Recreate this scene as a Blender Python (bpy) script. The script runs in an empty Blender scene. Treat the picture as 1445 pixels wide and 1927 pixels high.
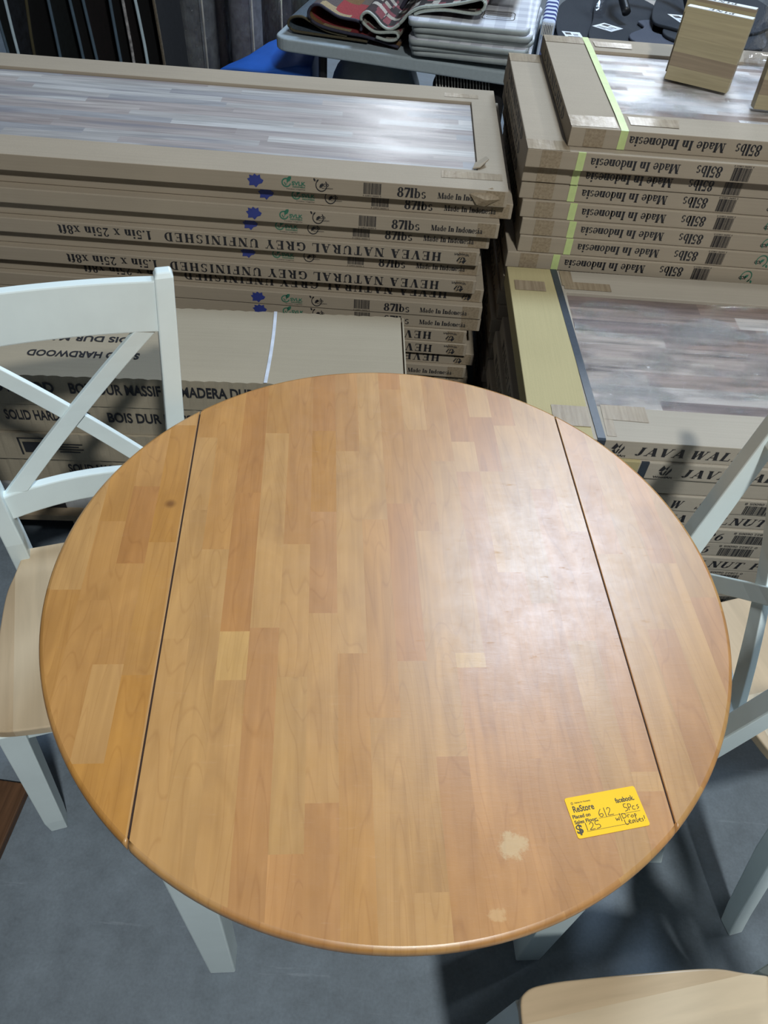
import bpy, bmesh, math, random
from mathutils import Vector, Matrix
random.seed(7)
C = bpy.context.scene.collection
SC = bpy.context.scene
R = math.radians

# ------------------------------------------------------------------ camera
PITCH, ROLL, F_PX, CAM_Z = 0.8325, -0.0871, 1460.0, 0.75 + 0.9876
cp, sp = math.cos(PITCH), math.sin(PITCH)
fw = Vector((0, cp, -sp)); r0 = Vector((1, 0, 0)); d0 = fw.cross(r0)
cr, sr = math.cos(ROLL), math.sin(ROLL)
rt = cr * r0 + sr * d0
dn = -sr * r0 + cr * d0
cam = bpy.data.cameras.new('camera')
cam.sensor_fit = 'VERTICAL'; cam.sensor_height = 36.0
cam.lens = F_PX / 1927.0 * 36.0
cam.clip_start = 0.02
co = bpy.data.objects.new('camera', cam); C.objects.link(co)
co.matrix_world = Matrix(((rt.x, -dn.x, -fw.x, 0), (rt.y, -dn.y, -fw.y, 0), (rt.z, -dn.z, -fw.z, CAM_Z), (0, 0, 0, 1)))
SC.camera = co

# ------------------------------------------------------------------ light
SC.view_settings.view_transform = 'Standard'
SC.view_settings.look = 'None'
SC.view_settings.gamma = 1.0
SC.view_settings.use_curve_mapping = False
SC.view_settings.exposure = -1.08
w = bpy.data.worlds.new('world'); SC.world = w; w.use_nodes = True
w.node_tree.nodes['Background'].inputs[0].default_value = (0.55, 0.68, 1.0, 1)
w.node_tree.nodes['Background'].inputs[1].default_value = 0.03

def lamp(name, loc, aim, size, power, col, size_y=None):
    l = bpy.data.lights.new(name, 'AREA'); l.energy = power; l.color = col
    l.shape = 'DISK' if size_y is None else 'RECTANGLE'; l.size = size
    if size_y: l.size_y = size_y
    o = bpy.data.objects.new(name, l); C.objects.link(o); o.location = loc
    o.rotation_euler = (Vector(aim) - Vector(loc)).to_track_quat('-Z', 'Y').to_euler()
    return o
lamp('bay_or_fill_light', (1.0, -1.6, 4.6), (0.2, 1.0, 0.6), 0.30, 320, (0.97, 1.0, 0.98))
lamp('bay_or_fill_light', (1.42, 4.1, 5.0), (0.6, 2.0, 0.6), 1.3, 400, (0.62, 0.79, 1.0))
lamp('bay_or_fill_light', (4.4, 2.4, 4.7), (0.4, 1.6, 0.7), 0.4, 95, (0.88, 0.95, 1.0))
for bx, by, be in ((-0.35, 13.4, 230), (3.4, 13.6, 300), (2.5, 7.6, 110)):
    lamp('bay_or_fill_light', (bx, by, 5.0), (bx * .4, by - 4, 0.6), 1.2, be, (0.88, 0.94, 1.0))
lamp('bay_or_fill_light', (-3.4, -1.6, 4.8), (-0.5, 0.8, 0.3), 0.6, 20, (0.80, 0.89, 1.0))  # fill lamp added to brighten the left side, no known fixture

# ------------------------------------------------------------------ node helpers
def mat(name):
    m = bpy.data.materials.new(name); m.use_nodes = True
    nt = m.node_tree
    return m, nt, nt.nodes['Principled BSDF']
def N(nt, t, **kw):
    n = nt.nodes.new(t)
    for k, v in kw.items():
        if k.startswith('i_'):
            key = k[2:]
            key = int(key) if key.isdigit() else key.replace('_', ' ')
            n.inputs[key].default_value = v
        else: setattr(n, k, v)
    return n
def lk(nt, a, b): nt.links.new(a, b)
def math_n(nt, op, a, b=None, c=None):
    n = nt.nodes.new('ShaderNodeMath'); n.operation = op
    for i, v in enumerate((a, b, c)):
        if v is None: continue
        if isinstance(v, (int, float)): n.inputs[i].default_value = v
        else: nt.links.new(v, n.inputs[i])
    return n.outputs[0]
def ramp(nt, fac, stops):
    n = nt.nodes.new('ShaderNodeValToRGB'); e = n.color_ramp.elements
    while len(e) < len(stops): e.new(0.5)
    for el, (p, c) in zip(e, stops):
        el.position = p; el.color = (*c, 1) if len(c) == 3 else c
    nt.links.new(fac, n.inputs[0]); return n.outputs[0]
def mixc(nt, mode, fac, a, b):
    n = nt.nodes.new('ShaderNodeMix'); n.data_type = 'RGBA'; n.blend_type = mode
    for i, v in ((0, fac), (6, a), (7, b)):
        if isinstance(v, (int, float)): n.inputs[i].default_value = v
        elif isinstance(v, tuple): n.inputs[i].default_value = (*v, 1)
        else: nt.links.new(v, n.inputs[i])
    return n.outputs[2]
def coords(nt, scale=(1, 1, 1), kind='Object', rot=(0, 0, 0)):
    t = nt.nodes.new('ShaderNodeTexCoord'); m = nt.nodes.new('ShaderNodeMapping')
    m.inputs['Scale'].default_value = scale; m.inputs['Rotation'].default_value = rot
    nt.links.new(t.outputs[kind], m.inputs[0]); return m.outputs[0]
def noise(nt, vec, scale, detail=4, rough=0.55):
    n = nt.nodes.new('ShaderNodeTexNoise'); n.inputs['Scale'].default_value = scale
    n.inputs['Detail'].default_value = detail; n.inputs['Roughness'].default_value = rough
    nt.links.new(vec, n.inputs['Vector']); return n.outputs[0]
def bump(nt, p, h, strength, dist=0.01):
    b = nt.nodes.new('ShaderNodeBump'); b.inputs['Strength'].default_value = strength
    b.inputs['Distance'].default_value = dist
    nt.links.new(h, b.inputs['Height']); nt.links.new(b.outputs[0], p.inputs['Normal'])

def plain(name, col, rough=0.6, metal=0.0, var=0.12, scale=30, bstr=0.0):
    m, nt, p = mat(name)
    n = noise(nt, coords(nt), scale)
    lo = tuple(c * (1 - var) for c in col); hi = tuple(min(1, c * (1 + var)) for c in col)
    lk(nt, ramp(nt, n, [(0.3, lo), (0.7, hi)]), p.inputs['Base Color'])
    p.inputs['Roughness'].default_value = rough; p.inputs['Metallic'].default_value = metal
    if bstr: bump(nt, p, n, bstr, 0.004)
    return m

def cardboard(name, col, dirscale=(3, 260, 260)):
    m, nt, p = mat(name)
    v = coords(nt)
    big = noise(nt, v, 3.5, 3); fib = noise(nt, coords(nt, dirscale), 1.0, 2); fine = noise(nt, v, 900, 2)
    a = mixc(nt, 'MIX', big, tuple(c * 0.88 for c in col), tuple(c * 1.1 for c in col))
    b = ramp(nt, fib, [(0.25, (0.955, 0.955, 0.955)), (0.75, (1.03, 1.03, 1.03))])
    c2 = mixc(nt, 'MULTIPLY', 1.0, a, b)
    d = ramp(nt, fine, [(0.3, (0.9, 0.9, 0.9)), (0.7, (1.06, 1.06, 1.06))])
    lk(nt, mixc(nt, 'MULTIPLY', 1.0, c2, d), p.inputs['Base Color'])
    p.inputs['Roughness'].default_value = 0.75
    p.inputs['Specular IOR Level'].default_value = 0.25
    bump(nt, p, fib, 0.05, 0.002)
    return m

def staves(name, cols, width, length, rough, grain=(0.75, 1.12), axis='X', gscale=(4, 90, 90), streak=None):
    """finger-jointed slab: staves run along the axis, random tone for each stave"""
    m, nt, p = mat(name)
    t = nt.nodes.new('ShaderNodeTexCoord'); s = nt.nodes.new('ShaderNodeSeparateXYZ')
    lk(nt, t.outputs['Object'], s.inputs[0])
    al, ac = (s.outputs[0], s.outputs[1]) if axis == 'X' else (s.outputs[1], s.outputs[0])
    row = math_n(nt, 'FLOOR', math_n(nt, 'DIVIDE', ac, width))
    wn = nt.nodes.new('ShaderNodeTexWhiteNoise'); wn.noise_dimensions = '1D'; lk(nt, row, wn.inputs['W'])
    off = math_n(nt, 'MULTIPLY', wn.outputs[0], 7.3)
    ln = math_n(nt, 'ADD', math_n(nt, 'MULTIPLY', wn.outputs[0], 0.7), 0.7)
    col = math_n(nt, 'FLOOR', math_n(nt, 'ADD', math_n(nt, 'DIVIDE', al, math_n(nt, 'MULTIPLY', ln, length)), off))
    cmb = nt.nodes.new('ShaderNodeCombineXYZ'); lk(nt, row, cmb.inputs[0]); lk(nt, col, cmb.inputs[1])
    w2 = nt.nodes.new('ShaderNodeTexWhiteNoise'); w2.noise_dimensions = '2D'; lk(nt, cmb.outputs[0], w2.inputs['Vector'])
    k = len(cols)
    base = ramp(nt, w2.outputs[0], [((i + 0.0) / k, c) for i, c in enumerate(cols)])
    base.node.color_ramp.interpolation = 'CONSTANT' if k > 3 else 'LINEAR'
    mp = nt.nodes.new('ShaderNodeMapping'); mp.inputs['Scale'].default_value = gscale if axis == 'X' else (gscale[1], gscale[0], gscale[2])
    ad = nt.nodes.new('ShaderNodeVectorMath'); ad.operation = 'ADD'
    lk(nt, t.outputs['Object'], ad.inputs[0]); lk(nt, w2.outputs[1], ad.inputs[1]); lk(nt, ad.outputs[0], mp.inputs[0])
    g = nt.nodes.new('ShaderNodeTexNoise'); g.inputs['Scale'].default_value = 1.0; g.inputs['Detail'].default_value = 5
    g.inputs['Distortion'].default_value = 0.6
    lk(nt, mp.outputs[0], g.inputs['Vector'])
    gr = ramp(nt, g.outputs[0], [(0.3, (grain[0],) * 3), (0.7, (grain[1],) * 3)])
    c = mixc(nt, 'MULTIPLY', 1.0, base, gr)
    if streak:
        st = noise(nt, coords(nt, (1.5, 26, 26) if axis == 'X' else (26, 1.5, 26)), 1.0, 3)
        c = mixc(nt, 'MIX', ramp(nt, st, [(0.56, (0, 0, 0)), (0.66, (0.8, 0.8, 0.8))]), c, streak)
    lk(nt, c, p.inputs['Base Color'])
    p.inputs['Roughness'].default_value = rough
    return m

# ------------------------------------------------------------------ materials
M = {}
M['card'] = cardboard('kraft_cardboard', (0.375, 0.312, 0.235))
M['card_j'] = cardboard('pale_cardboard', (0.43, 0.38, 0.31))
M['card_s'] = cardboard('brown_cardboard', (0.37, 0.315, 0.23))
M['card_white'] = cardboard('white_cardboard', (0.42, 0.42, 0.42))
M['card_yellow'] = cardboard('yellow_cardboard', (0.47, 0.40, 0.215), (260, 6, 260))
M['gap_shade'] = plain('open_end_shade', (0.10, 0.075, 0.05), 0.9)
M['ink'] = plain('black_ink', (0.018, 0.018, 0.022), 0.6)
M['ink_blue'] = plain('blue_ink', (0.03, 0.045, 0.22), 0.6)
M['ink_green'] = plain('green_ink', (0.03, 0.16, 0.10), 0.6)
M['ink_brown'] = plain('dark_brown_ink', (0.06, 0.05, 0.03), 0.6)
M['paint'] = plain('pale_grey_green_paint', (0.76, 0.86, 0.86), 0.34, var=0.03, scale=12)
M['strap_green'] = plain('lime_strap', (0.54, 0.64, 0.27), 0.45, var=0.08)
M['strap_black'] = plain('black_strap', (0.030, 0.040, 0.055), 0.35, var=0.15, scale=120)
M['strap_white'] = plain('white_strap', (0.62, 0.66, 0.74), 0.35)
M['plastic_grey'] = plain('grey_table_plastic', (0.36, 0.42, 0.45), 0.45, var=0.06, scale=80)
M['black_metal'] = plain('black_metal', (0.015, 0.016, 0.018), 0.4)
M['sticker'] = plain('yellow_sticker', (0.94, 0.56, 0.0), 0.6, var=0.03, scale=10)
M['white_label'] = plain('white_label', (0.72, 0.76, 0.80), 0.5, var=0.04)
M['joint_shade'] = plain('joint_shade_strip', (0.028, 0.012, 0.006), 0.8)
M['blue'] = plain('blue_tarpaulin', (0.012, 0.09, 0.40), 0.5, var=0.2, scale=6)
M['grey_bag'] = plain('grey_plastic_bag', (0.30, 0.35, 0.37), 0.35, var=0.25, scale=9, bstr=0.6)
M['dark_fabric'] = plain('black_woven_fabric', (0.012, 0.011, 0.012), 0.9, var=0.4, scale=150)
M['fringe'] = plain('cream_fringe', (0.55, 0.53, 0.48), 0.9)
M['car_carpet'] = plain('charcoal_carpet', (0.028, 0.034, 0.044), 0.95, var=0.5, scale=420, bstr=0.7)
M['car_carpet_grey'] = plain('slate_carpet', (0.075, 0.085, 0.115), 0.95, var=0.4, scale=420, bstr=0.7)
M['mat_side'] = plain('grey_mat_foam', (0.38, 0.42, 0.42), 0.7, var=0.08)
M['pallet'] = plain('pallet_wood', (0.33, 0.25, 0.16), 0.8, var=0.25, scale=14)

def tape_mat():
    m, nt, p = mat('brown_packing_tape')
    v = coords(nt, (1, 1, 1))
    n = noise(nt, coords(nt, (160, 10, 160)), 1.0, 3)
    lk(nt, ramp(nt, n, [(0.35, (0.25, 0.19, 0.125)), (0.65, (0.34, 0.27, 0.185))]), p.inputs['Base Color'])
    p.inputs['Roughness'].default_value = 0.32; p.inputs['Specular IOR Level'].default_value = 0.3
    bump(nt, p, noise(nt, v, 40, 2), 0.25, 0.004)
    return m
M['tape'] = tape_mat()

def wrap_mat(name, scale, lo, hi, bstr, rough):
    """clear film: mostly transparent, with crinkled bands that catch the light"""
    m = bpy.data.materials.new(name); m.use_nodes = True; nt = m.node_tree
    nt.nodes.remove(nt.nodes['Principled BSDF'])
    out = nt.nodes['Material Output']
    tr = N(nt, 'ShaderNodeBsdfTransparent'); gl = N(nt, 'ShaderNodeBsdfGlossy'); gl.inputs['Roughness'].default_value = rough
    tr.inputs[0].default_value = (0.97, 0.97, 0.98, 1)
    mx = N(nt, 'ShaderNodeMixShader')
    n1 = noise(nt, coords(nt, scale), 1.0, 5, 0.6); n2 = noise(nt, coords(nt, tuple(c * .22 for c in scale)), 1.0, 3, 0.6)
    b = N(nt, 'ShaderNodeBump'); b.inputs['Strength'].default_value = bstr; b.inputs['Distance'].default_value = 0.02
    lk(nt, n1, b.inputs['Height']); lk(nt, b.outputs[0], gl.inputs['Normal'])
    lk(nt, ramp(nt, n2, [(.45, (lo,) * 3), (.62, (hi,) * 3)]), mx.inputs[0])
    lk(nt, tr.outputs[0], mx.inputs[1]); lk(nt, gl.outputs[0], mx.inputs[2]); lk(nt, mx.outputs[0], out.inputs[0])
    return m
M['wrap'] = wrap_mat('stretch_film', (30, 80, 40), 0.04, 0.5, 1.0, 0.05)
M['wrap_tight'] = wrap_mat('tight_stretch_film', (6, 9, 20), 0.05, 0.10, 0.06, 0.26)
M['wrap_roll'] = wrap_mat('roll_film', (70, 70, 30), 0.08, 0.30, 1.0, 0.08)
M['clear'] = wrap_mat('clear_vinyl', (9, 9, 5), 0.10, 0.30, 0.8, 0.08)

M['slab_grey'] = staves('grey_hevea_slab', [(0.45, 0.43, 0.41), (0.37, 0.32, 0.30), (0.51, 0.50, 0.48), (0.41, 0.365, 0.345), (0.56, 0.54, 0.51), (0.37, 0.365, 0.37), (0.47, 0.425, 0.395)],
    0.034, 0.42, 0.45, (0.72, 1.18), 'X', (5, 80, 80), (0.25, 0.24, 0.26))
M['slab_light'] = staves('pale_slab', [(0.66, 0.64, 0.62), (0.30, 0.235, 0.20), (0.76, 0.74, 0.73), (0.56, 0.50, 0.46), (0.78, 0.77, 0.76), (0.70, 0.66, 0.63)],
    0.024, 0.2, 0.4, (0.85, 1.1), 'X', (5, 80, 80))
M['slab_walnut'] = staves('walnut_slab', [(0.26, 0.19, 0.155), (0.36, 0.29, 0.245), (0.20, 0.15, 0.13), (0.41, 0.345, 0.29), (0.30, 0.23, 0.19), (0.46, 0.41, 0.36)],
    0.05, 0.42, 0.5, (0.62, 1.3), 'X', (4, 60, 60), (0.10, 0.08, 0.075))
M['seat_wood'] = staves('pale_seat_wood', [(0.56, 0.43, 0.275), (0.62, 0.49, 0.33), (0.57, 0.40, 0.26), (0.65, 0.53, 0.37), (0.53, 0.395, 0.25)],
    0.088, 3.0, 0.34, (0.88, 1.07), 'Y', (3.5, 42, 42))
M['pine'] = staves('pine_block_wood', [(0.40, 0.33, 0.20), (0.33, 0.255, 0.16), (0.42, 0.35, 0.21), (0.29, 0.22, 0.145), (0.38, 0.315, 0.19)],
    0.033, 3.0, 0.6, (0.86, 1.1), 'X', (5, 120, 120))
M['dark_wood'] = staves('dark_oak', [(0.10, 0.05, 0.026), (0.12, 0.06, 0.03), (0.085, 0.042, 0.02)], 0.2, 2.0, 0.45, (0.65, 1.25), 'Y', (5, 110, 110))

def table_wood():
    m, nt, p = mat('maple_staves')
    at = N(nt, 'ShaderNodeAttribute', attribute_name='tone'); sd = N(nt, 'ShaderNodeAttribute', attribute_name='seed')
    t = N(nt, 'ShaderNodeTexCoord'); cb = N(nt, 'ShaderNodeCombineXYZ'); lk(nt, sd.outputs['Fac'], cb.inputs[2])
    ad = N(nt, 'ShaderNodeVectorMath', operation='ADD'); lk(nt, t.outputs['Object'], ad.inputs[0]); lk(nt, cb.outputs[0], ad.inputs[1])
    def gn(scale, det, dist):
        mp = N(nt, 'ShaderNodeMapping'); mp.inputs['Scale'].default_value = scale; lk(nt, ad.outputs[0], mp.inputs[0])
        g = N(nt, 'ShaderNodeTexNoise'); g.inputs['Scale'].default_value = 1; g.inputs['Detail'].default_value = det
        g.inputs['Distortion'].default_value = dist; lk(nt, mp.outputs[0], g.inputs['Vector']); return g.outputs[0], mp.outputs[0]
    g1, _ = gn((95, 5, 1), 4, 0.4); g2, _ = gn((14, 5, 1), 3, 1.2)
    # growth rings: contour lines of a stretched noise
    g3, _ = gn((16, 2.2, 1), 1, 0.3)
    ring = math_n(nt, 'FRACT', math_n(nt, 'MULTIPLY', g3, 14.0))
    rg = ramp(nt, ring, [(0.0, (0.86, 0.82, 0.78)), (0.10, (1, 1, 1)), (0.9, (1, 1, 1)), (1.0, (0.88, 0.84, 0.8))])
    c = mixc(nt, 'MULTIPLY', 1.0, at.outputs['Color'], ramp(nt, g1, [(0.3, (0.90, 0.88, 0.86)), (0.7, (1.05, 1.05, 1.05))]))
    c = mixc(nt, 'MULTIPLY', 1.0, c, ramp(nt, g2, [(0.3, (0.88, 0.85, 0.82)), (0.7, (1.08, 1.07, 1.05))]))
    c = mixc(nt, 'MULTIPLY', 0.7, c, rg)
    # worn patch and pale scuffs in the varnish
    vm = N(nt, 'ShaderNodeVectorMath', operation='DISTANCE'); lk(nt, t.outputs['Object'], vm.inputs[0]); vm.inputs[1].default_value = (0.128, -0.418, 0.75)
    sc = noise(nt, coords(nt, (1, 1, 1)), 55, 5, 0.7)
    wv = math_n(nt, 'ADD', math_n(nt, 'MULTIPLY', vm.outputs['Value'], 1 / 0.021), math_n(nt, 'MULTIPLY', math_n(nt, 'SUBTRACT', sc, 0.5), 2.6))
    worn = ramp(nt, wv, [(0.65, (0.55, 0.55, 0.55)), (1.0, (0, 0, 0))])
    vm2 = N(nt, 'ShaderNodeVectorMath', operation='DISTANCE'); lk(nt, t.outputs['Object'], vm2.inputs[0]); vm2.inputs[1].default_value = (0.098, -0.496, 0.75)
    wv2 = math_n(nt, 'ADD', math_n(nt, 'MULTIPLY', vm2.outputs['Value'], 1 / 0.011), math_n(nt, 'MULTIPLY', math_n(nt, 'SUBTRACT', sc, 0.5), 3.0))
    worn2 = ramp(nt, wv2, [(0.55, (0.4, 0.4, 0.4)), (0.9, (0, 0, 0))])
    # knot in the left leaf
    vm3 = N(nt, 'ShaderNodeVectorMath', operation='DISTANCE'); lk(nt, t.outputs['Object'], vm3.inputs[0]); vm3.inputs[1].default_value = (-0.369, 0.160, 0.75)
    c = mixc(nt, 'MIX', ramp(nt, vm3.outputs['Value'], [(0.003, (0.8, 0.8, 0.8)), (0.012, (0, 0, 0))]), c, (0.14, 0.05, 0.01))
    c = mixc(nt, 'MIX', worn, c, (0.62, 0.47, 0.25)); c = mixc(nt, 'MIX', worn2, c, (0.66, 0.45, 0.22))
    lk(nt, c, p.inputs['Base Color'])
    rn = noise(nt, coords(nt), 26, 6, 0.75)
    scr = noise(nt, coords(nt, (30, 160, 1), rot=(0, 0, 0.6)), 1.0, 4, 0.75)
    r1 = ramp(nt, rn, [(0.3, (0.33, 0.33, 0.33)), (0.7, (0.41, 0.41, 0.41))])
    lk(nt, mixc(nt, 'ADD', 1.0, r1, ramp(nt, scr, [(0.62, (0, 0, 0)), (0.72, (0.12, 0.12, 0.12))])), p.inputs['Roughness'])
    p.inputs['Specular IOR Level'].default_value = 0.85
    bump(nt, p, scr, 0.05, 0.002)
    return m
M['table_wood'] = table_wood()

def floor_mat():
    m, nt, p = mat('concrete_floor')
    v = coords(nt)
    a = noise(nt, v, 1.8, 6, 0.6); b = noise(nt, v, 14, 8, 0.7); s = noise(nt, coords(nt, (3, 40, 1), rot=(0, 0, 0.25)), 1.0, 5, 0.7)
    s2 = noise(nt, coords(nt, (40, 3, 1), rot=(0, 0, -0.5)), 1.0, 5, 0.7); f = noise(nt, v, 160, 3)
    c = mixc(nt, 'MIX', a, (0.140, 0.175, 0.208), (0.205, 0.243, 0.282))
    c = mixc(nt, 'MULTIPLY', 1.0, c, ramp(nt, b, [(0.3, (0.78, 0.78, 0.78)), (0.7, (1.15, 1.15, 1.15))]))
    c = mixc(nt, 'MULTIPLY', 1.0, c, ramp(nt, f, [(0.3, (0.92, 0.92, 0.92)), (0.7, (1.08, 1.08, 1.08))]))
    c = mixc(nt, 'ADD', ramp(nt, s, [(0.63, (0, 0, 0)), (0.74, (0.30, 0.30, 0.30))]), c, (0.3, 0.32, 0.34))
    c = mixc(nt, 'MULTIPLY', ramp(nt, s2, [(0.66, (0, 0, 0)), (0.78, (0.5, 0.5, 0.5))]), c, (0.5, 0.5, 0.5))
    lk(nt, c, p.inputs['Base Color'])
    lk(nt, ramp(nt, b, [(0.3, (0.55, 0.55, 0.55)), (0.7, (0.75, 0.75, 0.75))]), p.inputs['Roughness'])
    bump(nt, p, b, 0.06, 0.004)
    return m
M['floor'] = floor_mat()
M['wall'] = plain('dark_wall', (0.05, 0.055, 0.06), 0.9)

# ------------------------------------------------------------------ mesh helpers
def finish(bm, bevel=0.0, seg=2, ang=0.6):
    if bevel:
        bm.normal_update()
        es = [e for e in bm.edges if len(e.link_faces) == 2 and e.calc_face_angle(0) > ang]
        bmesh.ops.bevel(bm, geom=es, offset=bevel, segments=seg, affect='EDGES', profile=0.5, clamp_overlap=True)
def obj(name, bm, m, parent=None, smooth=False, recalc=True):
    if recalc: bmesh.ops.recalc_face_normals(bm, faces=bm.faces)
    me = bpy.data.meshes.new(name); bm.to_mesh(me); bm.free()
    for x in (m if isinstance(m, list) else [m]): me.materials.append(M[x])
    if smooth:
        for p in me.polygons: p.use_smooth = True
    o = bpy.data.objects.new(name, me); C.objects.link(o)
    if parent: o.parent = parent
    return o
def tag(o, label, cat, group=None):
    o['label'] = label; o['category'] = cat
    if group: o['group'] = group
    return o
def empty(name, loc, rz=0.0):
    o = bpy.data.objects.new(name, None); C.objects.link(o); o.location = loc; o.rotation_euler = (0, 0, rz)
    o.empty_display_size = 0.1; return o
def hexa(bm, b, t, mi=0):
    vs = [bm.verts.new(p) for p in list(b) + list(t)]
    for f in ((3, 2, 1, 0), (4, 5, 6, 7), (0, 1, 5, 4), (1, 2, 6, 5), (2, 3, 7, 6), (3, 0, 4, 7)):
        bm.faces.new([vs[i] for i in f]).material_index = mi
def box(bm, x0, x1, y0, y1, z0, z1, mi=0):
    hexa(bm, [(x0, y0, z0), (x1, y0, z0), (x1, y1, z0), (x0, y1, z0)], [(x0, y0, z1), (x1, y0, z1), (x1, y1, z1), (x0, y1, z1)], mi)
def loft(bm, rings, closed=False, cap=True):
    vr = [[bm.verts.new(p) for p in r] for r in rings]
    n = len(vr[0])
    for a, b in zip(vr, vr[1:] + ([vr[0]] if closed else [])):
        for i in range(n): bm.faces.new((a[i], a[(i + 1) % n], b[(i + 1) % n], b[i]))
    if cap and not closed:
        bm.faces.new(vr[0][::-1]); bm.faces.new(vr[-1])
def rect_ring(c, wx, wy):
    x, y, z = c
    return [(x - wx, y - wy, z), (x + wx, y - wy, z), (x + wx, y + wy, z), (x - wx, y + wy, z)]
def extrude_poly(bm, pts, z0, z1, mi=0):
    a = [bm.verts.new((p[0], p[1], z0)) for p in pts]; b = [bm.verts.new((p[0], p[1], z1)) for p in pts]
    n = len(pts)
    bm.faces.new(a[::-1]).material_index = mi; bm.faces.new(b).material_index = mi
    for i in range(n): bm.faces.new((a[i], a[(i + 1) % n], b[(i + 1) % n], b[i])).material_index = mi
def crom(pts, n=6, closed=False):
    P = [Vector(p) for p in pts]; out = []
    L = len(P)
    for i in range(L if closed else L - 1):
        if closed: a, b, c, d = P[i - 1], P[i], P[(i + 1) % L], P[(i + 2) % L]
        else: a, b, c, d = P[max(i - 1, 0)], P[i], P[i + 1], P[min(i + 2, L - 1)]
        for k in range(n):
            t = k / n
            out.append(0.5 * ((2 * b) + (c - a) * t + (2 * a - 5 * b + 4 * c - d) * t * t + (3 * b - a - 3 * c + d) * t ** 3))
    if not closed: out.append(P[-1])
    return out
def ribbon(path, th):
    """closed 2D outline of a bent sheet of thickness th along a 2D path"""
    L, Rr = [], []
    for i, p in enumerate(path):
        a = path[max(i - 1, 0)]; b = path[min(i + 1, len(path) - 1)]
        d = (b - a).normalized(); nrm = Vector((-d.y, d.x))
        L.append(p + nrm * th / 2); Rr.append(p - nrm * th / 2)
    return L, Rr
def tube(bm, path, r, seg=10):
    rings = []
    for i, p in enumerate(path):
        p = Vector(p); a = Vector(path[max(i - 1, 0)]); b = Vector(path[min(i + 1, len(path) - 1)])
        d = (b - a).normalized(); u = d.orthogonal().normalized(); v = d.cross(u)
        rings.append([tuple(p + r * (math.cos(2 * math.pi * k / seg) * u + math.sin(2 * math.pi * k / seg) * v)) for k in range(seg)])
    loft(bm, rings)

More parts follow.
